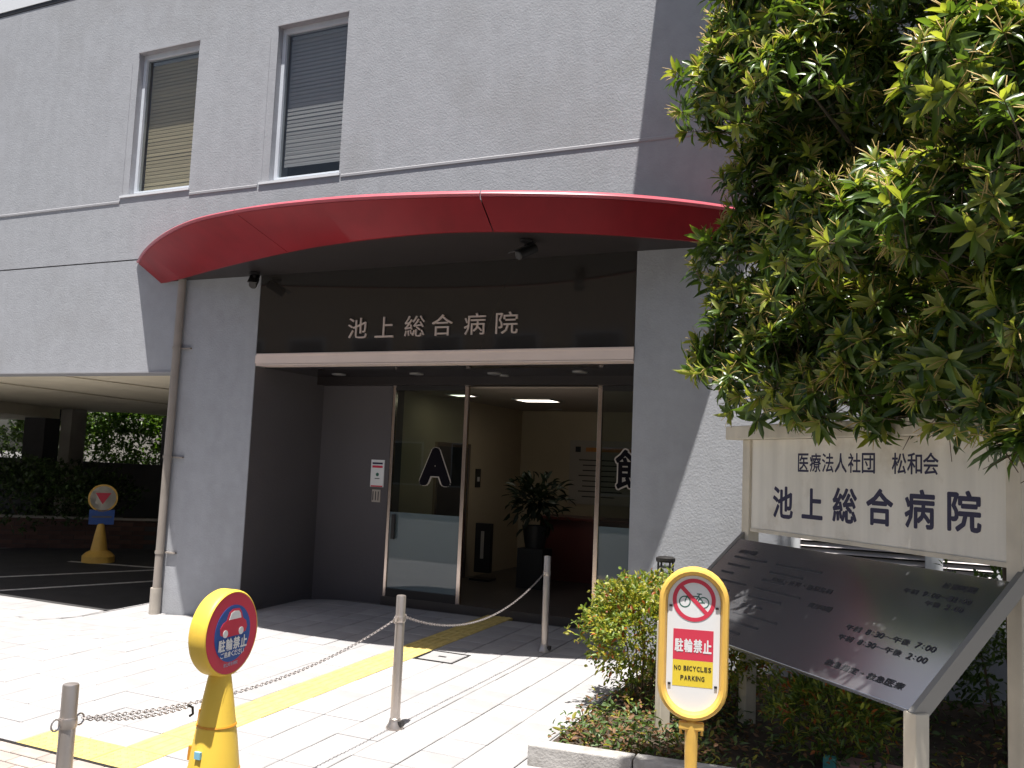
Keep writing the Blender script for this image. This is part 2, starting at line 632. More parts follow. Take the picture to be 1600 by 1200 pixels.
def tile_mesh(name, w, d, extra=None, m='tile', ch=.004, dep=.028):
    mb = MB()
    a, b = w / 2, d / 2
    v = [(-a, -b, -dep), (a, -b, -dep), (a, b, -dep), (-a, b, -dep), (-a, -b, -ch), (a, -b, -ch), (a, b, -ch), (-a, b, -ch),
         (-a + ch, -b + ch, 0), (a - ch, -b + ch, 0), (a - ch, b - ch, 0), (-a + ch, b - ch, 0)]
    f = [(8, 9, 10, 11)]
    for k in (0, 4):
        for i in range(4):
            j = (i + 1) % 4
            f.append((k + i, k + j, k + 4 + j, k + 4 + i))
    mb.add(v, f)
    if extra == 'bars':
        for cx in (-.105, -.035, .035, .105):
            for h0, h1, z0, z1 in ((.016, .010, 0, .005),):
                y = b - .02
                vv = [(cx - h0, -y, z0), (cx + h0, -y, z0), (cx + h0, y, z0), (cx - h0, y, z0),
                      (cx - h1, -y + .006, z1), (cx + h1, -y + .006, z1), (cx + h1, y - .006, z1), (cx - h1, y - .006, z1)]
                mb.add(vv, [(4, 5, 6, 7), (0, 1, 5, 4), (1, 2, 6, 5), (2, 3, 7, 6), (3, 0, 4, 7)])
    if extra == 'dots':
        for i in range(5):
            for j in range(5):
                cx, cy_ = -.11 + .055 * i, (-.11 + .055 * j) * d / .3
                vv = [(cx + .013 * math.cos(t), cy_ + .013 * math.sin(t), 0) for t in (0, 1.57, 3.14, 4.71)] + \
                     [(cx + .008 * math.cos(t), cy_ + .008 * math.sin(t), .005) for t in (0, 1.57, 3.14, 4.71)]
                mb.add(vv, [(4, 5, 6, 7), (0, 1, 5, 4), (1, 2, 6, 5), (2, 3, 7, 6), (3, 0, 4, 7)])
    o = mb.build(name, m)
    me = o.data
    bpy.data.objects.remove(o)
    return me


def tilt(x, y):
    e = .02
    gx = (zg(x + e, y) - zg(x - e, y)) / (2 * e)
    gy = (zg(x, y + e) - zg(x, y - e)) / (2 * e)
    n = Vector((-gx, -gy, 1)).normalized()
    ex = Vector((1, 0, gx)).normalized()
    ey = n.cross(ex)
    return Matrix((ex, ey, n)).transposed().to_quaternion()


camM = cam.matrix_world.inverted()


def px(p):
    c = camM @ Vector(p)
    if c.z > -.1:
        return None
    return (800 + FPX * c.x / -c.z, 600 - FPX * c.y / -c.z, -c.z)


def shown(x, y, area):
    p = px((x, y, zg(x, y)))
    if p is None or not (-60 < p[0] < 1660 and 850 < p[1] < 1260):
        return 0
    if x > -1.95 and p[0] > 1010:
        return 0
    if p[0] < 245 and p[1] < 930:
        return 0
    return area / p[2] ** 3


cells = []
xl = [-4.18 - TW * (k + 1) for k in range(31)] + [-3.88 + TW * k for k in range(24)]
y0 = 4.716 - TD * 4
for x in xl:
    for k in range(19):
        y = y0 + TD * k
        cx_, cy_ = x + TW / 2, y + TD / 2
        if in_bed(cx_, cy_) and in_bed(cx_ - .1, cy_):
            continue
        if cx_ > -2.2 and cy_ > YF - .05:
            continue
        if cy_ > YF and cx_ < -6.46:
            if cx_ > -7.6 or cy_ > 8.3:
                continue
        if cx_ < -8.5 and cy_ > 7.85:
            continue
        if cx_ < -8.7 and cy_ < 5.2:
            continue
        if cy_ + TD / 2 > YD:
            continue
        if -4.75 < cx_ < -3.85 and cy_ < 3.93:
            continue
        if -3.87 < cx_ < -3.5 and 6.58 < cy_ < 6.9:
            continue
        cells.append((shown(cx_, cy_, TW * TD), cx_, cy_))
cells.sort(reverse=True)
tme = tile_mesh('tile', TW - GAP, TD - GAP)
rest = MB()
for i, (s, x, y) in enumerate(cells):
    q = tilt(x, y)
    dz = random.uniform(-.0015, .0015)
    jit = Matrix.Rotation(random.gauss(0, .002), 4, 'X') @ Matrix.Rotation(random.gauss(0, .002), 4, 'Y')
    T = Matrix.Translation((x, y, zg(x, y) + dz)) @ q.to_matrix().to_4x4() @ jit
    if i < 290:
        o = bpy.data.objects.new('tile', tme)
        COL.objects.link(o)
        o.matrix_world = T
        o.parent = pave
    else:
        rest.add([T @ v.co for v in tme.vertices], [tuple(p.vertices) for p in tme.polygons])
if rest.v:
    o = rest.build('tile_field', 'tile', pave)
    o['kind'] = 'stuff'

# tactile guide path
tb = tile_mesh('tactile_tile', .3 - GAP, TD - GAP, 'bars', 'tactile')
td = tile_mesh('tactile_tile', .3 - GAP, TD - GAP, 'dots', 'tactile')


def put_tactile(me, x, y):
    o = bpy.data.objects.new('tactile_tile', me)
    COL.objects.link(o)
    o.matrix_world = Matrix.Translation((x, y, zg(x, y) + .001)) @ tilt(x, y).to_matrix().to_4x4()
    o.parent = pave


for k in range(18):
    put_tactile(tb if k < 17 else td, -4.03, y0 + TD * (k + .5) + (TD if k >= 0 else 0))
for k in range(3):
    put_tactile(td, -4.03 - .3 * k, y0 + TD * .5)

# brick border course along the front
bb = tile_mesh('brick', .21 - .006, .10 - .006, None, 'brick_pale')
for r in range(4):
    for k in range(24):
        x = -5.6 + .21 * k + (.105 if r % 2 else 0)
        y = 3.595 - .105 * r
        p = px((x, y, zg(x, y)))
        if p is None or p[0] > 420 or p[1] > 1225:
            continue
        o = bpy.data.objects.new('brick', bb)
        COL.objects.link(o)
        o.matrix_world = Matrix.Translation((x, y, zg(x, y) + random.uniform(-.001, .001))) @ tilt(x, y).to_matrix().to_4x4()
        o.parent = pave
bd = MB()
bd.box(-6.5, 2.6, -.012, .012, -.03, .002)
o = bd.build('border_strip', 'dark_metal', pave)
o.matrix_world = Matrix.Translation((0, 3.652, zg(-3, 3.652)))
bd = MB()
bd.box(-6.5, 2.6, -.08, .0, -.2, .0)
o = bd.build('kerb_edge', 'kerb', pave)
o.matrix_world = Matrix.Translation((0, 3.18, zg(-3, 3.14) + .004))

# manhole cover
mh = empty('manhole_cover', (-3.685, 6.74, zg(-3.685, 6.74)), 'square tile-filled manhole cover with a dark rim near the chain posts', 'manhole cover')
mb = MB()
for a, b, c, d in ((-.185, .185, -.168, -.150), (-.185, .185, .150, .168), (-.185, -.167, -.150, .150), (.167, .185, -.150, .150)):
    mb.box(a, b, c, d, -.012, .003)
T = Matrix.Translation((-3.685, 6.74, zg(-3.685, 6.74))) @ tilt(-3.685, 6.74).to_matrix().to_4x4()
mb.xform(T).build('rim', 'dark_metal', mh)
MB().box(-.155, .155, -.140, .140, -.01, .001).xform(T).build('lid', 'tile', mh)
MB().box(-.035, .035, -.012, .012, .001, .004).xform(T).build('lifting_slot', 'dark_metal', mh)

# carport ground and painted lines
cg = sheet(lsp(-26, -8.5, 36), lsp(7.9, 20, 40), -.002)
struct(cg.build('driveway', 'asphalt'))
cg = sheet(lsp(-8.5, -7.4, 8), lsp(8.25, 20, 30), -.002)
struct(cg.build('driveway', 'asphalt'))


def ground_line(a, b, w, name='painted_line'):
    a, b = Vector(a), Vector(b)
    d = (b - a).normalized()
    n = Vector((-d.y, d.x)) * w / 2
    mb = MB()
    N = 12
    v, f = [], []
    for i in range(N + 1):
        p = a.lerp(b, i / N)
        for q in (p - n, p + n):
            v.append((q.x, q.y, zg(q.x, q.y) + .004))
    f = [(2 * i, 2 * i + 1, 2 * i + 3, 2 * i + 2) for i in range(N)]
    return struct(mb.add(v, f).build(name, 'line'))


ground_line((-12.6, 8.1), (-10.9, 10.6), .10)
ground_line((-11.2, 7.95), (-9.3, 11.2), .10)
ground_line((-12.7, 10.43), (-10.6, 10.82), .10)
ground_line((-15.6, 10.15), (-12.4, 14.0), .10)

# planting bed, kerb stones
bed = MB()
kd = (KERB_B - KERB_A).normalized()
kn = Vector((-kd.y, kd.x))
bxs, bys = lsp(0, 1, 30), lsp(0, 1, 24)
v = []
for j in bys:
    for i in bxs:
        x = -2.02 + i * 5.4
        t = (x - KERB_A.x) / (KERB_B.x - KERB_A.x)
        yk = KERB_A.y + .13 + (KERB_B.y - KERB_A.y) * t
        yy = yk + j * (YF - .002 - yk) if yk < YF - .05 else YF - .01 + j * .008
        v.append((x, yy, zg(x, yy) + .05 + .03 * math.sin(x * 7 + yy * 3) * math.sin(yy * 6) * min(1, 6 * i)))
f = [(j * 30 + i, j * 30 + i + 1, (j + 1) * 30 + i + 1, (j + 1) * 30 + i) for j in range(23) for i in range(29)]
bed.add(v, f)
struct(bed.build('planting_bed', 'soil', smooth=True))
kb = MB()
kroot = empty('bed_kerb', (KERB_A.x, KERB_A.y, zg(*KERB_A)), 'low weathered concrete kerb edging the planting bed', 'kerb')
seg = .60
ang = math.atan2(kd.y, kd.x)
for k in range(6):
    p = KERB_A + kd * seg * k
    mb = MB().box(.004, seg - .004, 0, .12, -.1, .115)
    T = Matrix.Translation((p.x, p.y, zg(p.x, p.y))) @ Matrix.Rotation(ang, 4, 'Z')
    mb.xform(T).build('kerb_stone', 'kerb', kroot, bevel=.008)

# ================================================================== HOSPITAL BUILDING
hb = empty('hospital_building', (-4.4, YF, .2), 'grey rendered hospital building with a recessed glass entrance', 'building')


def wall_grid(name, x0, x1, z0, z1, holes, y, thick, m='wall', reveal=True):
    xs = sorted({x0, x1, *[h[0] for h in holes], *[h[1] for h in holes]})
    zs = sorted({z0, z1, *[h[2] for h in holes], *[h[3] for h in holes]})
    inh = lambda x, z: any(h[0] < x < h[1] and h[2] < z < h[3] for h in holes)
    mb = MB()
    vid = {}

    def V(x, z, yy):
        k = (round(x, 5), round(z, 5), round(yy, 5))
        if k not in vid:
            vid[k] = len(mb.v)
            mb.v.append((x, yy, z))
        return vid[k]
    nx, nz = len(xs) - 1, len(zs) - 1
    solid = [[not inh((xs[i] + xs[i + 1]) / 2, (zs[j] + zs[j + 1]) / 2) for j in range(nz)] for i in range(nx)]
    yb = y + thick
    for i in range(nx):
        for j in range(nz):
            if not solid[i][j]:
                continue
            a, b, c, d = xs[i], xs[i + 1], zs[j], zs[j + 1]
            mb.f.append((V(a, c, y), V(b, c, y), V(b, d, y), V(a, d, y)))
            mb.f.append((V(a, c, yb), V(a, d, yb), V(b, d, yb), V(b, c, yb)))
            for di, dj, p, q in ((-1, 0, (a, c), (a, d)), (1, 0, (b, c), (b, d)), (0, -1, (a, c), (b, c)), (0, 1, (a, d), (b, d))):
                ii, jj = i + di, j + dj
                if 0 <= ii < nx and 0 <= jj < nz and solid[ii][jj]:
                    continue
                mb.f.append((V(*p, y), V(*q, y), V(*q, yb), V(*p, yb)))
    mb.mi = [0] * len(mb.f)
    return mb.build(name, m, hb)


W1 = (-8.535, -7.59, 4.80, 6.525)
W2 = (-6.447, -5.526, 4.76, 6.495)
W3 = (-0.98, 0.52, 1.02, 1.72)
ENT = (-6.46, -2.298, -.5, 3.722)
SEAM = 4.005
wall_grid('facade_wall', -24, -7.62, 2.70, SEAM - .008, [], YF, .30)
wall_grid('facade_wall', -7.62, 9, -.5, SEAM - .008, [ENT, W3], YF, .30)
wall_grid('facade_wall', -24, 9, SEAM + .008, 4.722, [], YF, .30)
wall_grid('facade_wall', -24, 9, 4.722, 7.44, [W1, W2], YF, .30)
MB().box(-24, 9, YF + .02, YF + .28, SEAM - .008, SEAM + .008).build('wall_joint', 'wall_in', hb)
# slim moulding that steps up under the windows
for a, b in ((-24, -8.665), (-7.575, -6.60), (-5.50, 9)):
    MB().add([(a, YF, 4.695), (b, YF, 4.695), (b, YF - .009, 4.705), (a, YF - .009, 4.705), (b, YF - .009, 4.728), (a, YF - .009, 4.728),
              (b, YF - .001, 4.735), (a, YF - .001, 4.735)],
             [(0, 1, 2, 3), (3, 2, 4, 5), (5, 4, 6, 7), (0, 3, 5, 7), (1, 6, 4, 2)]).build('moulding', 'trim', hb)
# cornice above
MB().box(-24, 9, YF - .006, YF + .3, 7.445, 7.50).build('cornice_shadow_strip', 'dark_metal', hb)  # dark strip painted in for the shadow line under the cornice
MB().box(-24, 9, YF - .014, YF + .5, 7.50, 7.95).build('cornice', 'white_metal', hb)
# unseen slab added above the frame, shaped to cast the shade on the wall
MB().prism([(-2.06, YF - .016), (-2.29, YF - .81), (9, YF - .81), (9, YF - .016)], 7.32, 7.49).build('eave_shade_caster', 'concrete', hb)
# left face of the entrance pillar below the carport opening and building sides
MB().box(-17.3, 9, YF + .3, 20, 7.2, 7.4).build('roof_slab', 'concrete', hb)
MB().box(-24, -17.3, YF + .3, 15.5, 7.2, 7.4).build('roof_slab', 'concrete', hb)
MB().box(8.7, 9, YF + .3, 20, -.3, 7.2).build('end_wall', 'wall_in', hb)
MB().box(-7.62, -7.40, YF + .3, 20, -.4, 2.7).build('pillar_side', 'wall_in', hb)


def window(name_lab, W, mat_slat, gap_bottom):
    x0, x1, z0, z1 = W
    d = YF + .105
    w = MB()
    fw = .045
    w.box(x0, x0 + fw, d - .03, d + .04, z0, z1)
    w.box(x1 - fw, x1, d - .03, d + .04, z0, z1)
    w.box(x0 + fw, x1 - fw, d - .03, d + .04, z1 - .06, z1)
    w.box(x0 + fw, x1 - fw, d - .03, d + .04, z0, z0 + .05)
    fo = w.build('window', 'alu', hb, bevel=.003)
    MB().box(x0 + fw, x1 - fw, d + .002, d + .008, z0 + .05, z1 - .06).build('pane', 'g_win', fo)
    # sill
    MB().add([(x0 - .13, YF - .016, z0 - .035), (x1 + .012, YF - .016, z0 - .035), (x1 + .012, YF - .016, z0 - .012), (x0 - .13, YF - .016, z0 - .012),
              (x0 - .13, YF + .10, z0 - .035), (x1 + .012, YF + .10, z0 - .035), (x1 + .012, YF + .10, z0 + .012), (x0 - .13, YF + .10, z0 + .012)],
             [(0, 1, 2, 3), (3, 2, 6, 7), (0, 4, 5, 1), (4, 7, 6, 5), (0, 3, 7, 4), (1, 5, 6, 2)]).build('sill', 'white_metal', fo)
    # drip head and side guide
    MB().box(x0 - .008, x1 + .008, YF - .012, YF + .09, z1 - .002, z1 + .012).build('head_flashing', 'trim', fo)
    for dx in (.10,):
        MB().box(x0 - dx - .008, x0 - dx, YF - .004, YF + .001, z0 - .012, z1 - .1).build('guide_strip', 'wall', fo)
    # venetian blind
    n = int((z1 - z0 - .15) / .045)
    me = MB().add([(-(x1 - x0) / 2 + .05, -.004, -.026), ((x1 - x0) / 2 - .05, -.004, -.026), ((x1 - x0) / 2 - .05, .004, .026), (-(x1 - x0) / 2 + .05, .004, .026),
                   ((x1 - x0) / 2 - .05, -.003, .004), (-(x1 - x0) / 2 + .05, -.003, .004)],
                  [(0, 1, 4, 5), (5, 4, 2, 3)])
    o0 = me.build('slat', mat_slat, fo)
    first = True
    for k in range(n):
        z = z0 + gap_bottom + .045 * k + .02
        if z > z1 - .09:
            break
        o = o0 if first else o0.copy()
        if not first:
            COL.objects.link(o)
        first = False
        o.matrix_parent_inverse = root_mat(fo).inverted()
        o.location = ((x0 + x1) / 2, d + .075, z)
        o.rotation_euler = (random.gauss(.0, .04), random.gauss(0, .002), 0)
    MB().box(x0 + .06, x1 - .06, d + .06, d + .09, z1 - .09, z1 - .06).build('blind_rail', 'alu', fo)
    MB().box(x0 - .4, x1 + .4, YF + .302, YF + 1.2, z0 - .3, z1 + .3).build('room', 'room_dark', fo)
    return fo


window('left', W1, 'blind_reflect_tan', .055)
window('right', W2, 'blind', .20)

# ground floor blind window behind the sign board
x0, x1, z0, z1 = W3
d = YF + .06
w = MB()
w.box(x0, x0 + .07, d - .05, d + .04, z0, z1).box(x1 - .07, x1, d - .05, d + .04, z0, z1)
w.box(x0 + .07, x1 - .07, d - .05, d + .04, z1 - .06, z1).box(x0 + .07, x1 - .07, d - .05, d + .04, z0, z0 + .06)
w.box(-.02, .10, d - .05, d + .04, z0 + .06, z1 - .06)
lv = w.build('window', 'white_metal', hb)
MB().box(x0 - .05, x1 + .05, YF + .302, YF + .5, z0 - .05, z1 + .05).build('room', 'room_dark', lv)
for a, b in ((x0 + .07, -.02), (.10, x1 - .07)):
    n = 12
    for k in range(n):
        z = z0 + .08 + k * .046
        MB().add([(a, d - .02, z), (b, d - .02, z), (b, d + .02, z + .03), (a, d + .02, z + .03)], [(0, 1, 2, 3)]).build('slat', 'blind', lv)

# ---------------- entrance: fascia panel, beam, recess
fp = MB().box(-6.455, -2.303, YF + .004, YF + .04, 2.879, 3.7215).build('sign_panel', 'black_glass', hb)
for ch, x in zip('池上総合病院', (-5.175, -4.857, -4.512, -4.207, -3.856, -3.524)):
    w_ = .225 if ch != '上' else .215
    P, F = text_mesh(ch, w_, .205, .014)
    T = Matrix.Translation((x, YF - .004, 3.012 + .105 + (x + 5.175) * .004))
    MB().add([T @ Vector(p) for p in P], F).build('letter', 'letter', fp)
mb = MB()
mb.box(-6.44, -2.302, YF - .012, YF + .16, 2.768, 2.878).box(-6.44, -2.302, YF - .016, YF + .16, 2.752, 2.764).box(-6.44, -2.302, YF - .016, YF + .16, 2.859, 2.869)
mb.box(-6.456, -6.44, YF - .008, YF + .10, 2.775, 2.86)
mb.build('entrance_beam', 'beam', hb)
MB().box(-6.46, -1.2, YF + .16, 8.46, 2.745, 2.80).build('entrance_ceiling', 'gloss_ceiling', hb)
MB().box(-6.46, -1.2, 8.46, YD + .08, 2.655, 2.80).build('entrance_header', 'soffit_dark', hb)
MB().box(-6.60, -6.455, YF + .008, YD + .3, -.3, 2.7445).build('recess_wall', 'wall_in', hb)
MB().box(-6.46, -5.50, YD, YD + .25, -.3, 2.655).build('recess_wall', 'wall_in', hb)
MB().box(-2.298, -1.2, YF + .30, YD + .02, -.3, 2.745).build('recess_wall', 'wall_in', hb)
MB().box(-5.50, -2.0, YD - .03, 8.95, -.1, .318).build('threshold', 'lobby_floor', hb)
for x, y in ((-5.968, 8.20), (-4.948, 8.18), (-4.031, 8.20), (-3.062, 8.10), (-4.014, 8.40)):
    r = .062 if y < 8.3 else .035
    dl = MB().lathe([(r, -.004), (r + .014, -.004), (r + .014, .01)], 20, (x, y, 2.742)).build('downlight', 'lamp_rim', hb)
    MB().lathe([(0, .0), (r, .0)], 20, (x, y, 2.7405)).build('lens', 'white', dl)


def glass_leaf(x0, x1, name, y, stile_l, stile_r, film=True, z0=.318, z1=2.655):
    fr = MB()
    wl, wr = stile_l, stile_r
    fr.box(x0, x0 + wl, y - .025, y + .025, z0, z1)
    fr.box(x1 - wr, x1, y - .025, y + .025, z0, z1)
    o = fr.build(name, 'chrome', hb, bevel=.003)
    MB().box(x0 + wl, x1 - wr, y - .024, y + .024, z0, z0 + .09).build('bottom_rail', 'dark_metal', o)
    MB().box(x0 + wl, x1 - wr, y - .024, y + .024, z1 - .05, z1).build('top_rail', 'dark_metal', o)
    if film:
        MB().box(x0 + wl, x1 - wr, y - .006, y + .006, z0 + .09, 1.245).build('frosted_film', 'g_film', o)
        MB().box(x0 + wl, x1 - wr, y - .006, y + .006, 1.2452, z1 - .05).build('pane', 'g_door', o)
    else:
        MB().box(x0 + wl, x1 - wr, y - .006, y + .006, z0 + .09, z1 - .05).build('pane', 'g_door', o)
    return o


gl = glass_leaf(-5.48, -4.52, 'glass_door', YD, .035, .045)
gr_ = glass_leaf(-3.035, -1.9, 'glass_door', YD, .045, .035)


def outlined(ch, x, zc, w, h, parent, bold=.05):
    P, F = text_mesh(ch, w, h, 0, bold)
    P2, F2 = text_mesh(ch, w + .036, h + .036, 0, bold + .036)
    T = Matrix.Translation((x, YD - .0085, zc))
    MB().add([T @ Vector(p) for p in P2], F2).build('letter_outline', 'board_beige', parent)
    T = Matrix.Translation((x, YD - .0125, zc))
    MB().add([T @ Vector(p) for p in P], F).build('letter', 'door_ink', parent)


outlined('A', -4.895, 1.765, .41, .43, gl, .06)
outlined('館', -2.64, 1.82, .39, .40, gr_, .022)
MB().box(-5.40, -5.36, YD - .05, YD - .026, .95, 1.22).build('door_handle', 'dark_metal', gl)

# ---------------- lobby seen through the doors
struct(MB().box(-6.6, -.5, 8.95, 12.6, .2, .318).build('lobby_floor', 'lobby_floor'))
struct(MB().box(-6.6, -.5, YD + .08, 12.6, 2.64, 2.74).build('lobby_ceiling', 'lobby_ceiling'))
struct(MB().box(-6.6, -.5, 12.3, 12.5, .318, 2.64).build('lobby_wall', 'lobby_wall'))
struct(MB().box(-5.75, -5.55, YD + .25, 12.3, .318, 2.64).build('lobby_wall', 'lobby_wall'))
struct(MB().box(-.7, -.5, YD + .25, 12.3, .318, 2.64).build('lobby_wall', 'lobby_wall'))
# dark opening in the left lobby wall
dr = empty('lobby_door', (-5.54, 10.1, .318), 'dark lift door in the left wall of the lobby', 'door')
MB().box(-5.548, -5.53, 9.75, 10.55, .32, 2.02).build('door_panel', 'door_dark', dr)
mb = MB()
mb.box(-5.548, -5.515, 9.70, 9.749, .32, 2.07).box(-5.548, -5.515, 10.551, 10.60, .32, 2.07).box(-5.548, -5.515, 9.749, 10.551, 2.021, 2.07)
mb.build('door_frame', 'chrome', dr)
pl_ = empty('call_plate', (-5.54, 10.9, 1.6), 'small call button plate on the lobby wall', 'plate')
MB().box(-5.548, -5.535, 10.83, 10.97, 1.5, 1.75).build('plate', 'dark_metal', pl_)
MB().box(-5.535, -5.53, 10.87, 10.93, 1.58, 1.64).build('button', 'white', pl_)


def panel_lamp(x0, x1, y0, y1, lab):
    o = empty('ceiling_light', ((x0 + x1) / 2, (y0 + y1) / 2, 2.64), lab, 'light')
    mb = MB()
    mb.box(x0 - .03, x1 + .03, y0 - .03, y0, 2.622, 2.639).box(x0 - .03, x1 + .03, y1, y1 + .03, 2.622, 2.639)
    mb.box(x0 - .03, x0, y0, y1, 2.622, 2.639).box(x1, x1 + .03, y0, y1, 2.622, 2.639)
    mb.build('frame', 'lamp_rim', o)
    MB().box(x0, x1, y0, y1, 2.625, 2.637).build('diffuser', 'lamp', o)


panel_lamp(-4.62, -4.16, 10.0, 10.35, 'lit rectangular ceiling panel in the lobby beyond the open door')
panel_lamp(-5.2, -4.95, 9.35, 9.6, 'lit square ceiling panel seen through the left glass door')
for x, y, lab in ((-4.80, 11.75, 'round lobby downlight shining on the beige back wall'), (-3.0, 11.6, 'round lobby downlight seen through the right glass door')):
    o = empty('lobby_downlight', (x, y, 2.64), lab, 'light')
    MB().lathe([(.08, -.012), (.10, -.012), (.10, .0)], 20, (x, y, 2.64)).build('rim', 'lamp_rim', o)
    MB().lathe([(0, 0), (.08, 0)], 20, (x, y, 2.632)).build('lens', 'lamp_small', o)

nb = empty('notice_board', (-4.0, 12.28, 1.75), 'pale lobby notice board with an orange heading and lines of print', 'notice board')
MB().box(-4.75, -3.55, 12.27, 12.295, 1.30, 2.22).build('board', 'board_beige', nb)
MB().box(-4.50, -3.75, 12.262, 12.268, 2.06, 2.12).build('heading', 'orange_print', nb)
MB().box(-4.66, -4.58, 12.262, 12.268, 2.05, 2.13).build('heading_dot', 'ink', nb)
for k in range(8):
    MB().box(-4.60 + .06 * (k % 3 > 0), -3.72 - .11 * (k % 4), 12.263, 12.268, 1.93 - .075 * k, 1.945 - .075 * k).build('print_line', 'dark_metal', nb)
ct = empty('reception_counter', (-4.3, 11.2, .318), 'dark red wooden reception counter in the lobby', 'counter')
MB().box(-4.75, -2.2, 11.25, 11.75, .318, 1.12).build('counter_body', 'counter', ct)
MB().box(-4.80, -2.15, 11.18, 11.80, 1.12, 1.16).build('counter_top', 'counter', ct, bevel=.006)
st = empty('brochure_stand', (-5.2, 10.6, .318), 'slim dark stand beside the lobby wall', 'stand')
MB().box(-5.35, -5.13, 10.52, 10.60, .42, 1.05).build('panel', 'door_dark', st)
MB().box(-5.38, -5.10, 10.45, 10.68, .318, .345).build('base', 'dark_metal', st)
MB().box(-5.26, -5.22, 10.505, 10.52, .6, .95).build('leaflet', 'board_beige', st)

pp = empty('potted_plant', (-4.45, 10.4, .318), 'dark leafy potted plant on a tall stand in the lobby', 'plant')
MB().box(-4.62, -4.28, 10.25, 10.55, .318, .80).build('stand', 'door_dark', pp)
MB().lathe([(.12, .80), (.17, 1.08), (.155, 1.08), (.12, 1.0), (0, 1.0)], 20, (-4.45, 10.4, 0)).build('pot', 'dark_metal', pp, smooth=True)
LOBBY_PLANT = pp

# ---------------- notices on the recess wall
n1 = empty('wall_notice', (-5.61, YD, 1.66), 'white notice with red print beside the left glass door', 'notice')
MB().box(-5.73, -5.555, YD - .012, YD - .002, 1.51, 1.815).build('sheet', 'white', n1)
MB().box(-5.71, -5.575, YD - .016, YD - .0125, 1.765, 1.785).build('heading', 'navy', n1)
MB().box(-5.71, -5.575, YD - .016, YD - .0125, 1.725, 1.75).build('red_line', 'sign_red', n1)
mb = MB().lathe([(0, 0), (.02, 0), (.02, .003)], 12).xform(Matrix.Translation((-5.64, YD - .0125, 1.65)) @ Matrix.Rotation(math.pi / 2, 4, 'X'))
mb.build('emblem', 'green_ink', n1)
MB().box(-5.67, -5.61, YD - .016, YD - .0125, 1.60, 1.608).build('print_line', 'ink', n1)
MB().box(-5.72, -5.565, YD - .016, YD - .0125, 1.512, 1.526).build('red_line', 'sign_red', n1)
n2 = empty('small_label', (-5.63, YD, 1.42), 'small pale label stuck below the white notice', 'label')
MB().box(-5.70, -5.59, YD - .010, YD - .002, 1.34, 1.48).build('sheet', 'board_beige', n2)
for k in range(3):
    MB().box(-5.69 + .035 * k, -5.68 + .035 * k, YD - .013, YD - .0105, 1.36, 1.46).build('print_line', 'ink', n2)

# ---------------- canopy
cnp = MB()
RIM = [(-8.275, 7.39), (-7.659, 6.937), (-6.913, 6.485), (-6.296, 6.205), (-5.855, 6.09), (-5.358, 6.018), (-4.676, 6.008),
       (-4.07, 6.075), (-3.269, 6.245), (-2.543, 6.50), (-2.084, 6.735), (-1.65, 7.05), (-1.30, 7.39)]
BOT = [(-7.90, 7.39), (-7.30, 7.17), (-6.62, 6.91), (-5.90, 6.665), (-5.45, 6.53), (-4.93, 6.40), (-4.20, 6.315), (-3.58, 6.318),
       (-2.95, 6.48), (-2.42, 6.71), (-2.08, 6.91), (-1.73, 7.14), (-1.37, 7.39)]


def smooth_curve(P, n):
    P = [Vector(p) for p in P]
    out = []
    m = len(P) - 1
    for i in range(n + 1):
        t = i / n * m
        k = min(int(t), m - 1)
        u = t - k
        p0 = P[max(k - 1, 0)] if k > 0 else P[0] * 2 - P[1]
        p1, p2 = P[k], P[k + 1]
        p3 = P[k + 2] if k + 2 <= m else P[m] * 2 - P[m - 1]
        out.append(.5 * ((2 * p1) + (p2 - p0) * u + (2 * p0 - 5 * p1 + 4 * p2 - p3) * u * u + (3 * p1 - p0 - 3 * p2 + p3) * u ** 3))
    for _ in range(6):
        out = [out[0]] + [(out[i - 1] + out[i] * 2 + out[i + 1]) / 4 for i in range(1, n)] + [out[n]]
    return out


NC = 96
rim, bot = smooth_curve(RIM, NC), smooth_curve(BOT, NC)
for L_ in (rim, bot):
    L_[0].y = L_[-1].y = YF - .002
bx_ = [p.x for p in bot]
by_ = [p.y for p in bot]
bot = [Vector((x, float(np.interp(x, bx_, by_)))) for x in [-7.90 + (p.x - rim[0].x) / (rim[-1].x - rim[0].x) * 6.53 for p in rim]]
ZB, ZR = 3.72, 3.955
# soffit (closed thin slab) is the canopy part itself
poly = [(p.x, p.y) for p in bot]
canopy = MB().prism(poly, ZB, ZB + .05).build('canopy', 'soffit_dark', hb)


def cmid():
    return Vector((-4.75, 9.4))


def off(p, d):
    q = cmid() - p
    q.normalize()
    return p + q * d


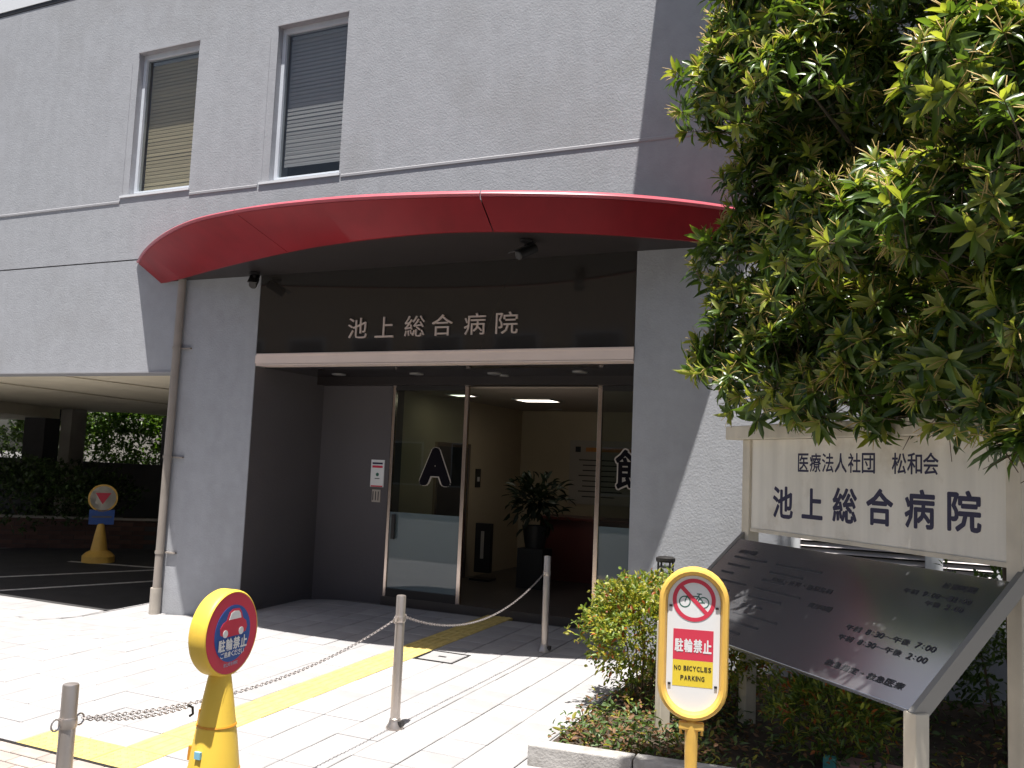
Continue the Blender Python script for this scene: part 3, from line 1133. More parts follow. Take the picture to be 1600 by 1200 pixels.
breaks = [0] + [min(range(NC + 1), key=lambda i: abs(rim[i].x - q)) for q in (-5.6, -3.27)] + [NC]
for a, b in zip(breaks[:-1], breaks[1:]):
    mb = MB()
    rows = []
    for i in range(a, b + 1):
        B, R = bot[i], rim[i]
        e = 0.0
        if i == a and a > 0:
            e = .05
        if i == b and b < NC:
            e = -.05
        if e:
            j = i + (1 if e > 0 else -1)
            B, R = B.lerp(bot[j], abs(e)), R.lerp(rim[j], abs(e))
        Bi, Ri = off(B, .03), off(R, .03)
        rows.append([(B.x, B.y, ZB - .012), (R.x, R.y, ZR), (Ri.x, min(Ri.y, YF - .003), ZR), (Bi.x, min(Bi.y, YF - .003), ZB - .012)])
    v = [p for r in rows for p in r]
    f = []
    for i in range(len(rows) - 1):
        for k in range(4):
            k2 = (k + 1) % 4
            f.append((4 * i + k, 4 * i + k2, 4 * i + 4 + k2, 4 * i + 4 + k))
    f += [(0, 3, 2, 1), tuple(4 * (len(rows) - 1) + k for k in range(4))]
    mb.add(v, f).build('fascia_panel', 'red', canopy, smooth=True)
    # rolled nosing and upstand above
    mb = MB()
    prof = [(.02, .002), (-.018, .006), (-.028, .022), (-.018, .036), (.02, .040), (.05, .045), (.10, .085), (.16, .088), (.16, .03), (.02, .002)]
    v, f = [], []
    for i in range(a, b + 1):
        R = rim[i]
        e = .05 if (i == a and a > 0) else (-.05 if (i == b and b < NC) else 0)
        if e:
            R = R.lerp(rim[i + (1 if e > 0 else -1)], abs(e))
        for (o_, z_) in prof[:-1]:
            q = off(R, o_)
            v.append((q.x, min(q.y, YF - .003), ZR + z_))
    n = len(prof) - 1
    for i in range(b - a):
        for k in range(n):
            k2 = (k + 1) % n
            f.append((n * i + k, n * i + k2, n * i + n + k2, n * i + n + k))
    f += [tuple(range(n)), tuple(n * (b - a) + k for k in range(n))]
    mb.add(v, f).build('rim_cap', 'red_sunlit', canopy, smooth=True)
pr_ = [off(p, .17) for p in rim]
MB().prism([(p.x, min(p.y, YF - .004)) for p in pr_], ZR + .0, ZR + .03).build('roof_sheet', 'dark_wall', canopy)

# wall lamp / camera under the canopy
for (x, y, z, lab, dirx) in ((-3.07, 6.75, 3.70, 'dark security camera hanging under the middle of the red canopy', -.5),
                             (-6.40, 7.22, 3.70, 'dark security camera under the red canopy above the left pillar edge', .6)):
    c = empty('security_camera', (x, y, z), lab, 'camera')
    MB().lathe([(.055, 0), (.055, -.02), (.02, -.03), (.02, -.07)], 16, (x, y, z + .013)).build('mount', 'dark_metal', c, smooth=True)
    T = Matrix.Translation((x, y, z - .09)) @ Matrix.Rotation(dirx, 4, 'Z') @ Matrix.Rotation(math.radians(28), 4, 'X')
    MB().lathe([(.0, -.11), (.03, -.11), (.042, -.10), (.042, .09), (.034, .10), (0, .10)], 16).xform(T @ Matrix.Rotation(math.pi / 2, 4, 'X')).build('body', 'dark_metal', c, smooth=True)
    MB().box(-.05, .05, -.15, .09, .043, .05).xform(T).build('hood', 'dark_metal', c)

# ---------------- downpipe
dp = MB().tube([(-7.555, YF - .055, .28), (-7.52, YF - .055, 3.74)], .044, 16).build('downpipe', 'pipe', hb, smooth=True)
MB().tube([(-7.562, YF - .055, .03), (-7.562, YF - .055, .34)], .058, 16).build('sleeve', 'pipe_lower', dp, smooth=True)
for z in (.72, 1.75, 2.95):
    mb = MB().tube([(-7.54 + (z - 2) * .01, YF - .055, z - .015), (-7.54 + (z - 2) * .01, YF - .055, z + .015)], .050, 16)
    mb.box(-7.50, -7.36, YF - .03, YF - .002, z - .008, z + .008)
    mb.build('bracket', 'pipe', dp)

# ---------------- carport under the building
sf = MB().box(-17.3, -7.40, YF + .3, 20, 2.705, 2.85).box(-24, -17.3, YF + .3, 15.5, 2.705, 2.85).build('carport_ceiling', 'groove', hb)


def soffit_board(poly):
    MB().prism(poly, 2.682, 2.704).build('ceiling_board', 'cream_board', sf)


soffit_board([(-9.56, YF + .302), (-7.64, YF + .302), (-7.64, 19.9), (-9.95, 19.9)])
soffit_board([(-11.72, YF + .302), (-9.72, YF + .302), (-10.2, 19.9), (-14.3, 19.9)])
soffit_board([(-14.9, YF + .302), (-11.92, YF + .302), (-14.6, 19.9), (-17.25, 19.9), (-17.25, 15.4), (-18.6, 15.4)])
MB().prism([(-24, YF + .302), (-15.0, YF + .302), (-18.7, 15.4), (-24, 15.4)], 2.45, 2.704).build('downstand_beam', 'cream_board', sf)
MB().box(-24, -7.62, YF - .012, YF + .302, 2.684, 2.698).build('lower_lip', 'trim', hb)

# back wall, columns, planter and hedges
bw = MB().box(-24, -7.62, 15.0, 15.2, -.4, 1.49).build('boundary_wall', 'dark_wall')
tag(bw, 'dark low boundary wall at the back of the carport', 'wall')
mb = MB().box(-16.9, -7.62, 16.2, 18.2, -.4, 2.62).build('storage_shed', 'shed')
tag(mb, 'plain grey shed wall standing behind the carport boundary wall', 'shed')
for k in range(6):
    MB().box(-16.7 + k * .75, -16.68 + k * .75, 16.185, 16.199, -.3, 2.55).build('seam_rib', 'shed', mb)
for x0, x1, y, m, lab, g in ((-17.95, -17.6, 14.2, 'concrete', 'pale concrete column at the back of the carport', None),
                             (-18.9, -18.2, 14.0, 'dark_wall', 'dark square column at the back left of the carport', None)):
    o = MB().box(x0, x1, y, y + .4, -.4, 2.68).build('carport_column', m, bevel=.01)
    tag(o, lab, 'column')
pw = empty('brick_planter', (-15.2, 10.4, -.05), 'low red brick planter wall along the back of the carport', 'planter')
A, B = Vector((-17.6, 9.0)), Vector((-12.9, 12.5))
dv = (B - A).normalized()
nv = Vector((-dv.y, dv.x))
Lw = (B - A).length
bang = math.atan2(dv.y, dv.x)
bme = MB().box(-.195, .195, -.06, .06, -.036, .036)
b0 = bme.build('brick', 'brick_red', pw)
nrow = 7
cnt = 0
for r in range(nrow):
    nb_ = int(Lw / .4)
    for k in range(nb_):
        o = b0 if cnt == 0 else b0.copy()
        if cnt:
            COL.objects.link(o)
        cnt += 1
        p = A + dv * (.2 + .4 * k + (.2 if r % 2 else 0)) + nv * random.gauss(0, .003)
        o.matrix_parent_inverse = root_mat(pw).inverted()
        o.location = (p.x, p.y, zg(p.x, p.y) + .04 + .08 * r)
        o.rotation_euler = (0, 0, bang)
T = Matrix.Translation((A.x, A.y, zg(-15, 10.5))) @ Matrix.Rotation(bang, 4, 'Z')
MB().box(0, Lw, -.05, .05, -.1, .53).xform(T).build('mortar', 'dark_wall', pw)
MB().box(-.02, Lw + .1, -.08, .08, .56, .60).xform(T).build('coping', 'concrete', pw)
MB().box(0, Lw, .05, 1.4, -.2, .5).xform(T).build('soil', 'soil', pw)


# ================================================================== FOLIAGE
def leaves(orig, dirs, nrm, length, width, droop, fold=.25):
    """8 triangles a leaf; every argument an array over leaves"""
    n = len(orig)
    d = dirs / np.linalg.norm(dirs, axis=1, keepdims=True)
    nn = nrm - d * (nrm * d).sum(1, keepdims=True)
    nn /= np.linalg.norm(nn, axis=1, keepdims=True) + 1e-9
    s = np.cross(d, nn)
    L = length[:, None]
    W = width[:, None]
    D = droop[:, None]
    c1 = orig + d * L * .35 - nn * D * L * .06
    c2 = orig + d * L * .72 - nn * D * L * .22
    tip = orig + d * L * .98 - nn * D * L * .45
    h = nn * W * fold
    V = np.stack([orig, c1 - s * W * .5 + h, c1, c1 + s * W * .5 + h, c2 - s * W * .40 + h, c2, c2 + s * W * .40 + h, tip], 1)
    tri = np.array([(0, 1, 2), (0, 2, 3), (1, 4, 5), (1, 5, 2), (2, 5, 6), (2, 6, 3), (4, 7, 5), (5, 7, 6)])
    F = (np.arange(n)[:, None, None] * 8 + tri[None]).reshape(-1, 3)
    return V.reshape(-1, 3), F


def spikes(orig, dirs, length, rad):
    n = len(orig)
    d = dirs / np.linalg.norm(dirs, axis=1, keepdims=True)
    up = np.tile(np.array([0.3, .2, 1.0]), (n, 1))
    a = np.cross(d, up)
    a /= np.linalg.norm(a, axis=1, keepdims=True) + 1e-9
    b = np.cross(d, a)
    R = rad[:, None]
    tipc = orig + d * length[:, None]
    midc = orig + d * length[:, None] * .5 + np.array([0, 0, 1.0]) * length[:, None] * .06
    ring = lambda c, k: [c + R * k * (a * math.cos(t) + b * math.sin(t)) for t in (0, 2.094, 4.189)]
    V = np.stack(ring(orig, .6) + ring(midc, 1.0) + ring(tipc, .5), 1)
    tri = []
    for r in (0, 3):
        for k in range(3):
            k2 = (k + 1) % 3
            tri += [(r + k, r + k2, r + 3 + k2), (r + k, r + 3 + k2, r + 3 + k)]
    tri.append((6, 7, 8))
    tri = np.array(tri)
    F = (np.arange(n)[:, None, None] * 9 + tri[None]).reshape(-1, 3)
    return V.reshape(-1, 3), F


def unit(a):
    return a / (np.linalg.norm(a, axis=-1, keepdims=True) + 1e-9)


def rosettes(P, A, nleaf, L0, W0, ncat, youth):
    """leaf whorls: P (n,3) places, A (n,3) shoot axes. returns per-rosette arrays of (V, F, mi)"""
    n = len(P)
    szk = rng.uniform(.68, 1.25, n)
    ref = unit(rng.normal(size=(n, 3)))
    e1 = unit(np.cross(A, ref))
    e2 = np.cross(A, e1)
    out_V, out_F, out_M, out_id = [], [], [], []
    base = 0
    for k in range(nleaf):
        az = 2.399963 * k + rng.normal(0, .25, n)
        young = k < nleaf * .38
        el = (rng.uniform(.55, 1.15, n) if young else rng.uniform(-.35, .6, n))
        radial = e1 * np.cos(az)[:, None] + e2 * np.sin(az)[:, None]
        d = radial * np.cos(el)[:, None] + A * np.sin(el)[:, None]
        o = P - A * ((.0 if young else rng.uniform(.0, .07, n)))[:, None] if not young else P
        nn = A * np.cos(el)[:, None] - radial * np.sin(el)[:, None] + rng.normal(0, .25, (n, 3))
        Ln = L0 * szk * (rng.uniform(.55, .9, n) if young else rng.uniform(.8, 1.25, n))
        Wn = W0 * szk * (rng.uniform(.75, 1.0, n) if young else rng.uniform(.85, 1.2, n))
        V, F = leaves(o, d, nn, Ln, Wn, rng.uniform(.2, 1.2, n))
        out_V.append(V)
        out_F.append(F + base)
        base += len(V)
        if young:
            m = np.where(rng.random(n) < youth, 2, 1)
        else:
            m = np.where(rng.random(n) < .45, 0, 1)
        out_M.append(np.repeat(m, 8))
        out_id.append(np.repeat(np.arange(n), 8))
    for k in range(ncat):
        az = rng.uniform(0, 6.28, n)
        el = rng.uniform(.35, 1.3, n)
        radial = e1 * np.cos(az)[:, None] + e2 * np.sin(az)[:, None]
        d = radial * np.cos(el)[:, None] + A * np.sin(el)[:, None]
        keep = rng.random(n) < youth
        ln = np.where(keep, L0 * rng.uniform(.55, .95, n), 1e-4)
        V, F = spikes(P, d, ln, np.where(keep, .0028, 1e-5))
        out_V.append(V)
        out_F.append(F + base)
        base += len(V)
        out_M.append(np.full(len(F), 3))
        out_id.append(np.repeat(np.arange(n), 13))
    V, F = spikes(P + A * .01, -A + rng.normal(0, .25, (n, 3)) + np.array([0, .1, -.25]), rng.uniform(.12, .34, n), np.full(n, .0034))
    out_V.append(V)
    out_F.append(F + base)
    out_M.append(np.full(len(F), 4))
    out_id.append(np.repeat(np.arange(n), 13))
    return np.concatenate(out_V), np.concatenate(out_F), np.concatenate(out_M), np.concatenate(out_id)


def ray(x, y):
    v = RM @ Vector(((x - 800) / FPX, 1, (600 - y) / FPX))
    return np.array(v)


# lobes of the crown, laid out in metres: (x, y, z, r, density)
LOBES = [
    # left side: sunny shoulder above a shaded hanging face
    (-.84, 5.75, 4.78, .52, 1), (-.98, 5.55, 4.50, .38, 1), (-1.02, 5.45, 4.16, .46, 1), (-.80, 5.6, 3.62, .40, 1), (-.98, 5.6, 3.02, .42, 1), (-.95, 5.5, 2.62, .40, 1),
    (-.80, 5.35, 2.32, .34, 1),
    (-.72, 5.45, 4.62, .60, 1), (-.62, 5.15, 4.02, .46, 1), (-.60, 5.65, 3.35, .48, .8), (-.62, 5.2, 2.85, .34, .9), (-.45, 5.1, 2.46, .40, 1), (-.42, 5.05, 2.22, .30, 1),
    # middle: deep dark hollow, lower sunny shelf in front
    (-.25, 5.35, 4.60, .58, 1), (-.10, 5.75, 4.0, .50, .8), (-.46, 4.55, 2.98, .34, 1), (-.15, 4.30, 2.95, .38, 1), (-.05, 4.75, 2.42, .42, 1), (-.05, 4.80, 2.22, .34, 1),
    (.20, 5.0, 4.40, .56, 1), (.22, 5.5, 3.9, .46, .7),
    # right, near
    (.60, 4.6, 4.20, .52, 1), (.58, 4.7, 3.75, .36, .7), (.95, 4.3, 4.15, .50, 1),
    (.16, 3.90, 2.85, .38, 1), (.17, 3.78, 3.38, .30, 1.1), (.46, 3.58, 3.02, .36, 1), (.36, 4.25, 2.48, .42, 1), (.55, 3.75, 2.45, .40, 1),
    (.43, 3.95, 2.14, .28, 1), (.385, 3.72, 1.95, .16, 1.6), (.72, 3.9, 3.50, .36, 1), (.15, 4.45, 2.32, .36, 1), (.75, 3.95, 2.6, .5, .8), (.25, 4.5, 2.20, .34, 1), (.45, 4.2, 2.18, .34, 1),
    # back and inner masses
    (-.30, 6.0, 3.7, .80, .8), (.45, 5.8, 3.3, 1.0, .6), (.0, 5.8, 2.75, .7, .8), (.8, 5.6, 4.4, 1.0, .6), (.9, 5.3, 2.75, .75, .6), (-.25, 6.0, 4.6, .8, .7),
    (-.65, 5.9, 2.75, .45, 1), (-.60, 5.95, 3.95, .45, 1), (-.62, 5.95, 3.35, .42, 1), (-.2, 5.6, 3.3, .5, 1), (.32, 5.25, 3.95, .42, 1), (.02, 5.35, 4.2, .40, 1), (.45, 5.1, 3.4, .45, .8), (-.62, 5.75, 3.75, .42, 1), (.15, 6.1, 4.2, .6, .8),
    # top, out of the frame
    (-.3, 5.9, 5.6, .8, .5), (.75, 5.5, 5.5, 1.0, .5), (-.5, 5.9, 5.4, .55, .6), (1.5, 4.9, 4.2, 1.0, .4), (1.3, 4.1, 3.1, .7, .5),
    (-1.0, 3.95, 4.95, .46, 1), (-.64, 3.8, 5.0, .32, 1),  # unseen lobes added to shade the information panel
]
tree = empty('evergreen_tree', (.55, 6.15, .22), 'big glossy evergreen tree with yellow flower spikes leaning over the sign', 'tree')
Ps, As = [], []
for (x, y, z, r, den) in LOBES:
    n = int(160 * r * r * den * 4 / 1.3)
    d = unit(rng.normal(size=(n, 3)))
    d[:, 2] = np.where(d[:, 2] < -.55, -d[:, 2], d[:, 2])
    rad = r * rng.uniform(.62, 1.05, n)
    P = np.array([x, y, z]) + d * rad[:, None] * np.array([1, 1, .92])
    lift = np.where(d[:, 2] > -.15, .55, -.15)
    A = unit(d * .9 + np.stack([0 * lift, 0 * lift - .05, lift], 1) + rng.normal(0, .30, (n, 3)))
    Ps.append(P)
    As.append(A)
P = np.concatenate(Ps)
A = np.concatenate(As)
# keep only what is not buried deep inside other lobes
cen = np.array([l[:3] for l in LOBES])
rr = np.array([l[3] for l in LOBES])
dist = np.linalg.norm(P[:, None] - cen[None], axis=2) / rr[None]
buried = (dist < .58).sum(1)
keep = (buried < 1) & (P[:, 2] > np.where(P[:, 0] > .28, 1.78, 1.96))
P, A = P[keep], A[keep]
print('rosettes', len(P))
dcam = np.linalg.norm(P - np.array([0, 0, EYE]), axis=1)
# young growth at the shoot tips, older leaves underneath
V, F, MI, ID = rosettes(P, A, 15, .126, .031, 6, .72)
# 290 sprays that show largest: nearest the camera, inside the frame
score = dcam.copy()
cm = np.array(camM)
pc = (cm[:3, :3] @ P.T).T + cm[:3, 3]
ux = 800 + FPX * pc[:, 0] / -pc[:, 2]
uy = 600 - FPX * pc[:, 1] / -pc[:, 2]
score[(ux > 1640) | (uy < -30) | (pc[:, 2] > -.2)] += 50
pick = np.argsort(score)[:290]
is_pick = np.zeros(len(P), bool)
is_pick[pick] = True
TM = ['leaf_old', 'leaf_mid', 'leaf_young', 'catkin', 'twig']
fm = ~is_pick[ID]


def submesh(sel):
    Fs = F[sel]
    u, inv = np.unique(Fs, return_inverse=True)
    return V[u], inv.reshape(-1, 3), MI[sel]


v_, f_2, m_ = submesh(fm)
crown = np_mesh('crown', v_, f_2, TM, m_, tree)
crown['kind'] = 'stuff'
order = np.argsort(ID, kind='stable')
starts = np.searchsorted(ID[order], np.arange(len(P) + 1))
for i in pick:
    sel = order[starts[i]:starts[i + 1]]
    v_, f_2, m_ = submesh(sel)
    np_mesh('leaf_spray', v_, f_2, TM, m_, tree)
# trunk and limbs
tk = MB()
base_p = Vector((.55, 6.15, .15))
fork = Vector((.45, 5.75, 2.15))
tk.tube([base_p, base_p.lerp(fork, .35) + Vector((.03, .02, 0)), base_p.lerp(fork, .7), fork], [.15, .125, .11, .10], 12)
tk.build('trunk', 'bark', tree, smooth=True)
for (x, y, z, r, den) in LOBES[::2]:
    if z > 4.9:
        continue
    e = Vector((x, y, z))
    mid = fork.lerp(e, .5) + Vector((.12, .38, .12))
    MB().tube([fork, fork.lerp(mid, .5) + Vector((0, .03, .08)), mid, mid.lerp(e, .6), e], [.045, .034, .026, .016, .006], 7).build('limb', 'bark', tree, smooth=True)


def bush(name, label, cat, c, R, n, L0, W0, mats, probs, zmin, nstem=7, group=None, updir=.5, spread=1.0, leafk=3):
    root = empty(name, (c[0], c[1], zmin), label, cat, group)
    d = unit(rng.normal(size=(n, 3)))
    d[:, 2] = np.abs(d[:, 2]) * np.where(rng.random(n) < .75, 1, -.8)
    rad = rng.uniform(.35, 1.0, n) ** .6
    lump = 1 + .22 * np.sin(d[:, 0] * 5 + c[0] * 9) * np.cos(d[:, 1] * 6 + c[1] * 7 + d[:, 2] * 4)
    Pp = np.array(c) + d * (rad * lump)[:, None] * np.array(R)
    Pp[:, 2] = np.maximum(Pp[:, 2], zmin + .03)
    Vs, Fs, Ms = [], [], []
    b = 0
    for k in range(leafk):
        dirs = unit(d * .6 + rng.normal(0, .6, (n, 3)) + np.array([0, 0, updir * .5]))
        nn = unit(rng.normal(0, .5, (n, 3)) + np.array([0, 0, 1.0]))
        V, F = leaves(Pp + rng.normal(0, .012, (n, 3)), dirs, nn, L0 * rng.uniform(.7, 1.2, n), W0 * rng.uniform(.8, 1.2, n), rng.uniform(0, .8, n))
        Vs.append(V)
        Fs.append(F + b)
        b += len(V)
        Ms.append(np.repeat(rng.choice(len(mats), n, p=probs), 8))
    o = np_mesh('foliage', np.concatenate(Vs), np.concatenate(Fs), mats, np.concatenate(Ms), root)
    o['kind'] = 'stuff'
    for k in range(nstem):
        a = 2 * math.pi * k / nstem + random.uniform(-.3, .3)
        e = Vector((c[0] + R[0] * .6 * math.cos(a), c[1] + R[1] * .6 * math.sin(a), c[2] + R[2] * random.uniform(.1, .7)))
        s = Vector((c[0] + .05 * math.cos(a), c[1] + .05 * math.sin(a), zmin - .05))
        m_ = s.lerp(e, .5) + Vector((.03, 0, .08))
        MB().tube([s, m_, e], [.008, .006, .003], 5).build('stem', 'twig', root)
    return root


NM = ['nandina_green', 'nandina_yellow', 'nandina_red']
bush('garden_shrub', 'sunny yellow-green shrub with red tips at the corner by the entrance', 'shrub', (-1.78, 6.15, .69), (.44, .42, .40), 2300, .044, .018, NM, [.56, .39, .05], .22)
bush('garden_shrub', 'small yellow-green shrub just behind the no bicycles sign', 'shrub', (-1.22, 6.1, .62), (.36, .34, .30), 1200, .042, .017, NM, [.58, .36, .06], .22)
bush('garden_shrub', 'shaded green shrub with orange tips under the tilted information panel', 'shrub', (-.50, 5.55, .47), (.36, .34, .26), 800, .065, .015, ['leaf_mid', 'leaf_young', 'nandina_red'], [.62, .3, .08], .2, leafk=3)
bush('garden_shrub', 'dark leafy shrub behind the right post of the sign', 'shrub', (.45, 6.7, .75), (.55, .45, .55), 900, .06, .022, ['leaf_old', 'leaf_mid'], [.7, .3], .22)
bush('garden_shrub', 'dark leafy shrub behind the middle of the sign', 'shrub', (-.25, 6.75, .55), (.5, .4, .4), 700, .055, .02, ['leaf_old', 'leaf_mid'], [.7, .3], .22)

n = 260
dd = unit(rng.normal(size=(n, 3)) + np.array([0, 0, .5]))
oo = np.array([-4.45, 10.4, 1.35]) + dd * rng.uniform(.05, .36, n)[:, None] * np.array([1.15, 1, 1.0])
V, F = leaves(oo, unit(dd + rng.normal(0, .4, (n, 3))), unit(rng.normal(0, .4, (n, 3)) + np.array([0, 0, 1])), rng.uniform(.12, .2, n), rng.uniform(.04, .06, n), rng.uniform(.3, 1.2, n))
o = np_mesh('foliage', V, F, ['leaf_indoor'], None, LOBBY_PLANT)
o['kind'] = 'stuff'

# low ground cover in the bed
n = 9000
gx = rng.uniform(-2.0, .9, n)
t = (gx - KERB_A.x) / (KERB_B.x - KERB_A.x)
gyk = KERB_A.y + .16 + (KERB_B.y - KERB_A.y) * t
gy = gyk + rng.random(n) ** 1.3 * np.maximum(.2, (YF - .3 - gyk))
hh = rng.random(n) ** 2 * .14
dens = (gx < -1.05) | (rng.random(n) < .28)
gx, gy, hh = gx[dens], gy[dens], hh[dens]
n = len(gx)
O = np.stack([gx, gy, G * gy + .06 + hh], 1)
V, F = leaves(O, unit(rng.normal(0, 1, (n, 3)) * np.array([1, 1, .5]) + np.array([0, 0, .2])), unit(rng.normal(0, .5, (n, 3)) + np.array([0, 0, 1])),
              rng.uniform(.03, .065, n), rng.uniform(.012, .024, n), rng.uniform(0, .8, n))
o = np_mesh('ground_cover', V, F, ['cover_green', 'cover_brown', 'nandina_yellow'], np.repeat(rng.choice(3, n, p=[.55, .35, .10]), 8))
o['kind'] = 'stuff'
tag(o, 'low green and brown ground cover leaves scattered over the bed', 'ground cover')

# hedges behind the carport
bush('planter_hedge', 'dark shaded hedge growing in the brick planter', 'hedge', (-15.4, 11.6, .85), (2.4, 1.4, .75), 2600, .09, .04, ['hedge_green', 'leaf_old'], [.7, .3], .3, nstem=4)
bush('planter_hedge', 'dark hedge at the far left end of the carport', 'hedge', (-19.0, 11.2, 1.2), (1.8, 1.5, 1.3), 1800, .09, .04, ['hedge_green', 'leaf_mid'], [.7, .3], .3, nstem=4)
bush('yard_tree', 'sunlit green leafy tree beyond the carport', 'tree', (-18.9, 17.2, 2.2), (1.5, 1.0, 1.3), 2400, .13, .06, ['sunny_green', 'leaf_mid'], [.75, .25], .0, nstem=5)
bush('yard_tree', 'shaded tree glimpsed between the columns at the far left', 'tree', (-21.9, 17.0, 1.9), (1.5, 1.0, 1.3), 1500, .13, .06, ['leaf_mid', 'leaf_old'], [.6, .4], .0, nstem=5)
o = MB().box(-26, -17.2, 20.3, 20.6, -.4, 5.0).build('neighbour_wall', 'concrete')
tag(o, 'pale concrete wall far behind the carport greenery', 'wall')

# ================================================================== STREET OBJECTS
# chain posts
BX = -3.03


def bollard(y, label, x=BX, flange=True, sink=0.0):
    z = zg(x, y) - sink
    o = empty('chain_post', (x, y, z), label, 'bollard', 'steel chain posts')
    MB().lathe([(.0305, -.05), (.0305, .814), (.028, .820), (.018, .8225), (0, .823)], 24, (x, y, z)).build('post', 'steel', o, smooth=True)
    MB().lathe([(.0325, .655), (.0345, .660), (.0345, .690), (.0325, .695)], 24, (x, y, z)).build('collar', 'steel', o, smooth=True)
    for s in (-1, 1):
        pts = [Vector((x + .0, y + s * (.034 + .02 * (1 - math.cos(t))), z + .675 + .022 * math.sin(t))) for t in lsp(0, 2 * math.pi, 13)]
        MB().tube(pts, .0035, 6).build('eyelet', 'steel', o, smooth=True)
    if flange:
        MB().lathe([(.055, 0), (.055, .012), (.040, .035), (.034, .062), (.0306, .065)], 24, (x, y, z)).build('base_collar', 'steel', o, smooth=True)
        MB().box(.03, .058, -.02, .02, .02, .05).xform(Matrix.Translation((x, y, z))).build('lock', 'dark_metal', o)
    return Vector((x, y, z + .675))


b1 = bollard(2.545, 'nearest steel chain post at the bottom left of the forecourt')
b2 = bollard(4.965, 'middle steel chain post on the sunlit paving beside the yellow path')
b3 = bollard(7.376, 'farthest steel chain post at the edge of the canopy shade')


def chain(a, b, sag, label, name='chain', link=.025, wire=.0023):
    # parabola sampled by length
    N = 400
    pts = []
    for i in range(N + 1):
        t = i / N
        p = a.lerp(b, t)
        p.z -= 4 * sag * t * (1 - t)
        pts.append(p)
    acc = [0]
    for i in range(N):
        acc.append(acc[-1] + (pts[i + 1] - pts[i]).length)
    total = acc[-1]
    n = int(total / (link * .74))
    mb = MB()
    j = 0
    for k in range(n):
        s = (k + .5) / n * total
        while acc[j + 1] < s:
            j += 1
        p = pts[j]
        d = (pts[j + 1] - pts[j]).normalized()
        up = Vector((0, 0, 1))
        side = d.cross(up).normalized()
        vv = up if k % 2 else side
        vv = (vv - d * vv.dot(d)).normalized()
        ww = d.cross(vv)
        ring = []
        for q in range(8):
            a_ = 2 * math.pi * q / 8
            c_ = p + d * (link / 2 * math.cos(a_)) + vv * (link * .30 * math.sin(a_))
            ring.append((c_, (d * math.cos(a_) + vv * math.sin(a_)).normalized()))
        bi = len(mb.v)
        for c_, rd in ring:
            for h in range(4):
                hh_ = math.pi / 2 * h
                mb.v.append(tuple(c_ + (rd * math.cos(hh_) + ww * math.sin(hh_)) * wire))
        for q in range(8):
            q2 = (q + 1) % 8
            for h in range(4):
                h2 = (h + 1) % 4
                mb.f.append((bi + q * 4 + h, bi + q2 * 4 + h, bi + q2 * 4 + h2, bi + q * 4 + h2))
                mb.mi.append(0)
    o = mb.build(name, 'chain', smooth=True)
    return tag(o, label, 'chain', 'chains between the posts')


e = Vector((0, .07, 0))
chain(b1 + e, b2 - e, .115, 'long chain passing in front of the yellow cone sign')
chain(b2 + e, b3 - e, .20, 'chain sagging from the middle post to the farthest post')
chain(b1 + e + Vector((.012, 0, 0)), b1 + Vector((.012, .62, -.075)), .02, 'short doubled chain end hooked near the nearest post')
hk = MB().tube([b1 + Vector((.012, .62, -.07)), b1 + Vector((.012, .65, -.085)), b1 + Vector((.012, .655, -.115)), b1 + Vector((.012, .635, -.12))], .006, 6).build('chain_hook', 'dark_metal', smooth=True)
tag(hk, 'small dark hook hanging where the doubled chain ends', 'hook')

def write(body, w, h, T, y, m, parent, bold=0.0, gap=.08):
    """a line of print, one mesh for every character"""
    n = len(body)
    narrow = set('：・1lI')
    adv = [(.55 if c.isascii() else 1.0) if c != '：' else .5 for c in body]
    if all(c.isascii() for c in body):
        adv = [{'I': .45, ' ': .5}.get(c, 1.0) for c in body]
    tot = sum(adv)
    x = -w / 2
    for c, a in zip(body, adv):
        cw = w * a / tot
        if c not in ' 　':
            hh, dz = h, 0
            if c in '：':
                hh = h * .6
            if c in '～・':
                hh = h * .22
            P, F = text_mesh(c, cw * (1 - gap) * (.35 if c in '：・' else 1), hh, 0, bold)
            decal(P, F, T @ Matrix.Translation((x + cw / 2, y, dz)), 'letter', m, parent)
        x += cw


def decal(P, F, T, name, m, parent):
    return MB().add([T @ Vector(p) for p in P], F).build(name, m, parent)


# ---------------- round sign on a yellow cone (no parking)
cx_, cy_, zb = -2.868, 3.19, zg(-2.868, 3.19)
cs = empty('cone_sign', (cx_, cy_, zb), 'tall yellow cone carrying a round red and blue no parking disc', 'cone sign')
zc = 1.017
MB().lathe([(.165, .0), (.165, .03), (.150, .045), (.142, .06), (.122, .25), (.096, .45), (.066, .64), (.044, .765), (.036, .80), (0, .80)], 32, (cx_, cy_, zb)).build('cone', 'cone_yellow', cs, smooth=True)
MB().prism([(-.17, -.15), (-.15, -.17), (.15, -.17), (.17, -.15), (.17, .15), (.15, .17), (-.15, .17), (-.17, .15)], 0, .028).xform(Matrix.Translation((cx_, cy_, zb))).build('base_plate', 'orange', cs)
for z_, r_2 in ((.33, .1125), (.52, .0865)):
    MB().lathe([(r_2, z_), (r_2 + .002, z_ + .003), (r_2 - .001, z_ + .010)], 32, (cx_, cy_, zb)).build('cone_band', 'orange', cs, smooth=True)
# disc: axis points (0.99, 0.13)
ax = Vector((.995, .08, 0)).normalized()
right = Vector((-ax.y, ax.x, 0))
if right.y < 0:
    right = -right
TD_ = frame_T((cx_, cy_, zc), right, (0, 0, 1))          # local -y faces along +ax
Rx = Matrix.Rotation(math.pi / 2, 4, 'X')                 # lathe z -> -y
mb = MB().lathe([(0, -.044), (.165, -.044), (.182, -.038), (.189, -.026), (.189, .036), (.187, .046), (.181, .052), (.178, .050), (0, .050)], 48)
mb.xform(TD_ @ Rx).build('disc_body', 'cone_yellow', cs, smooth=True)


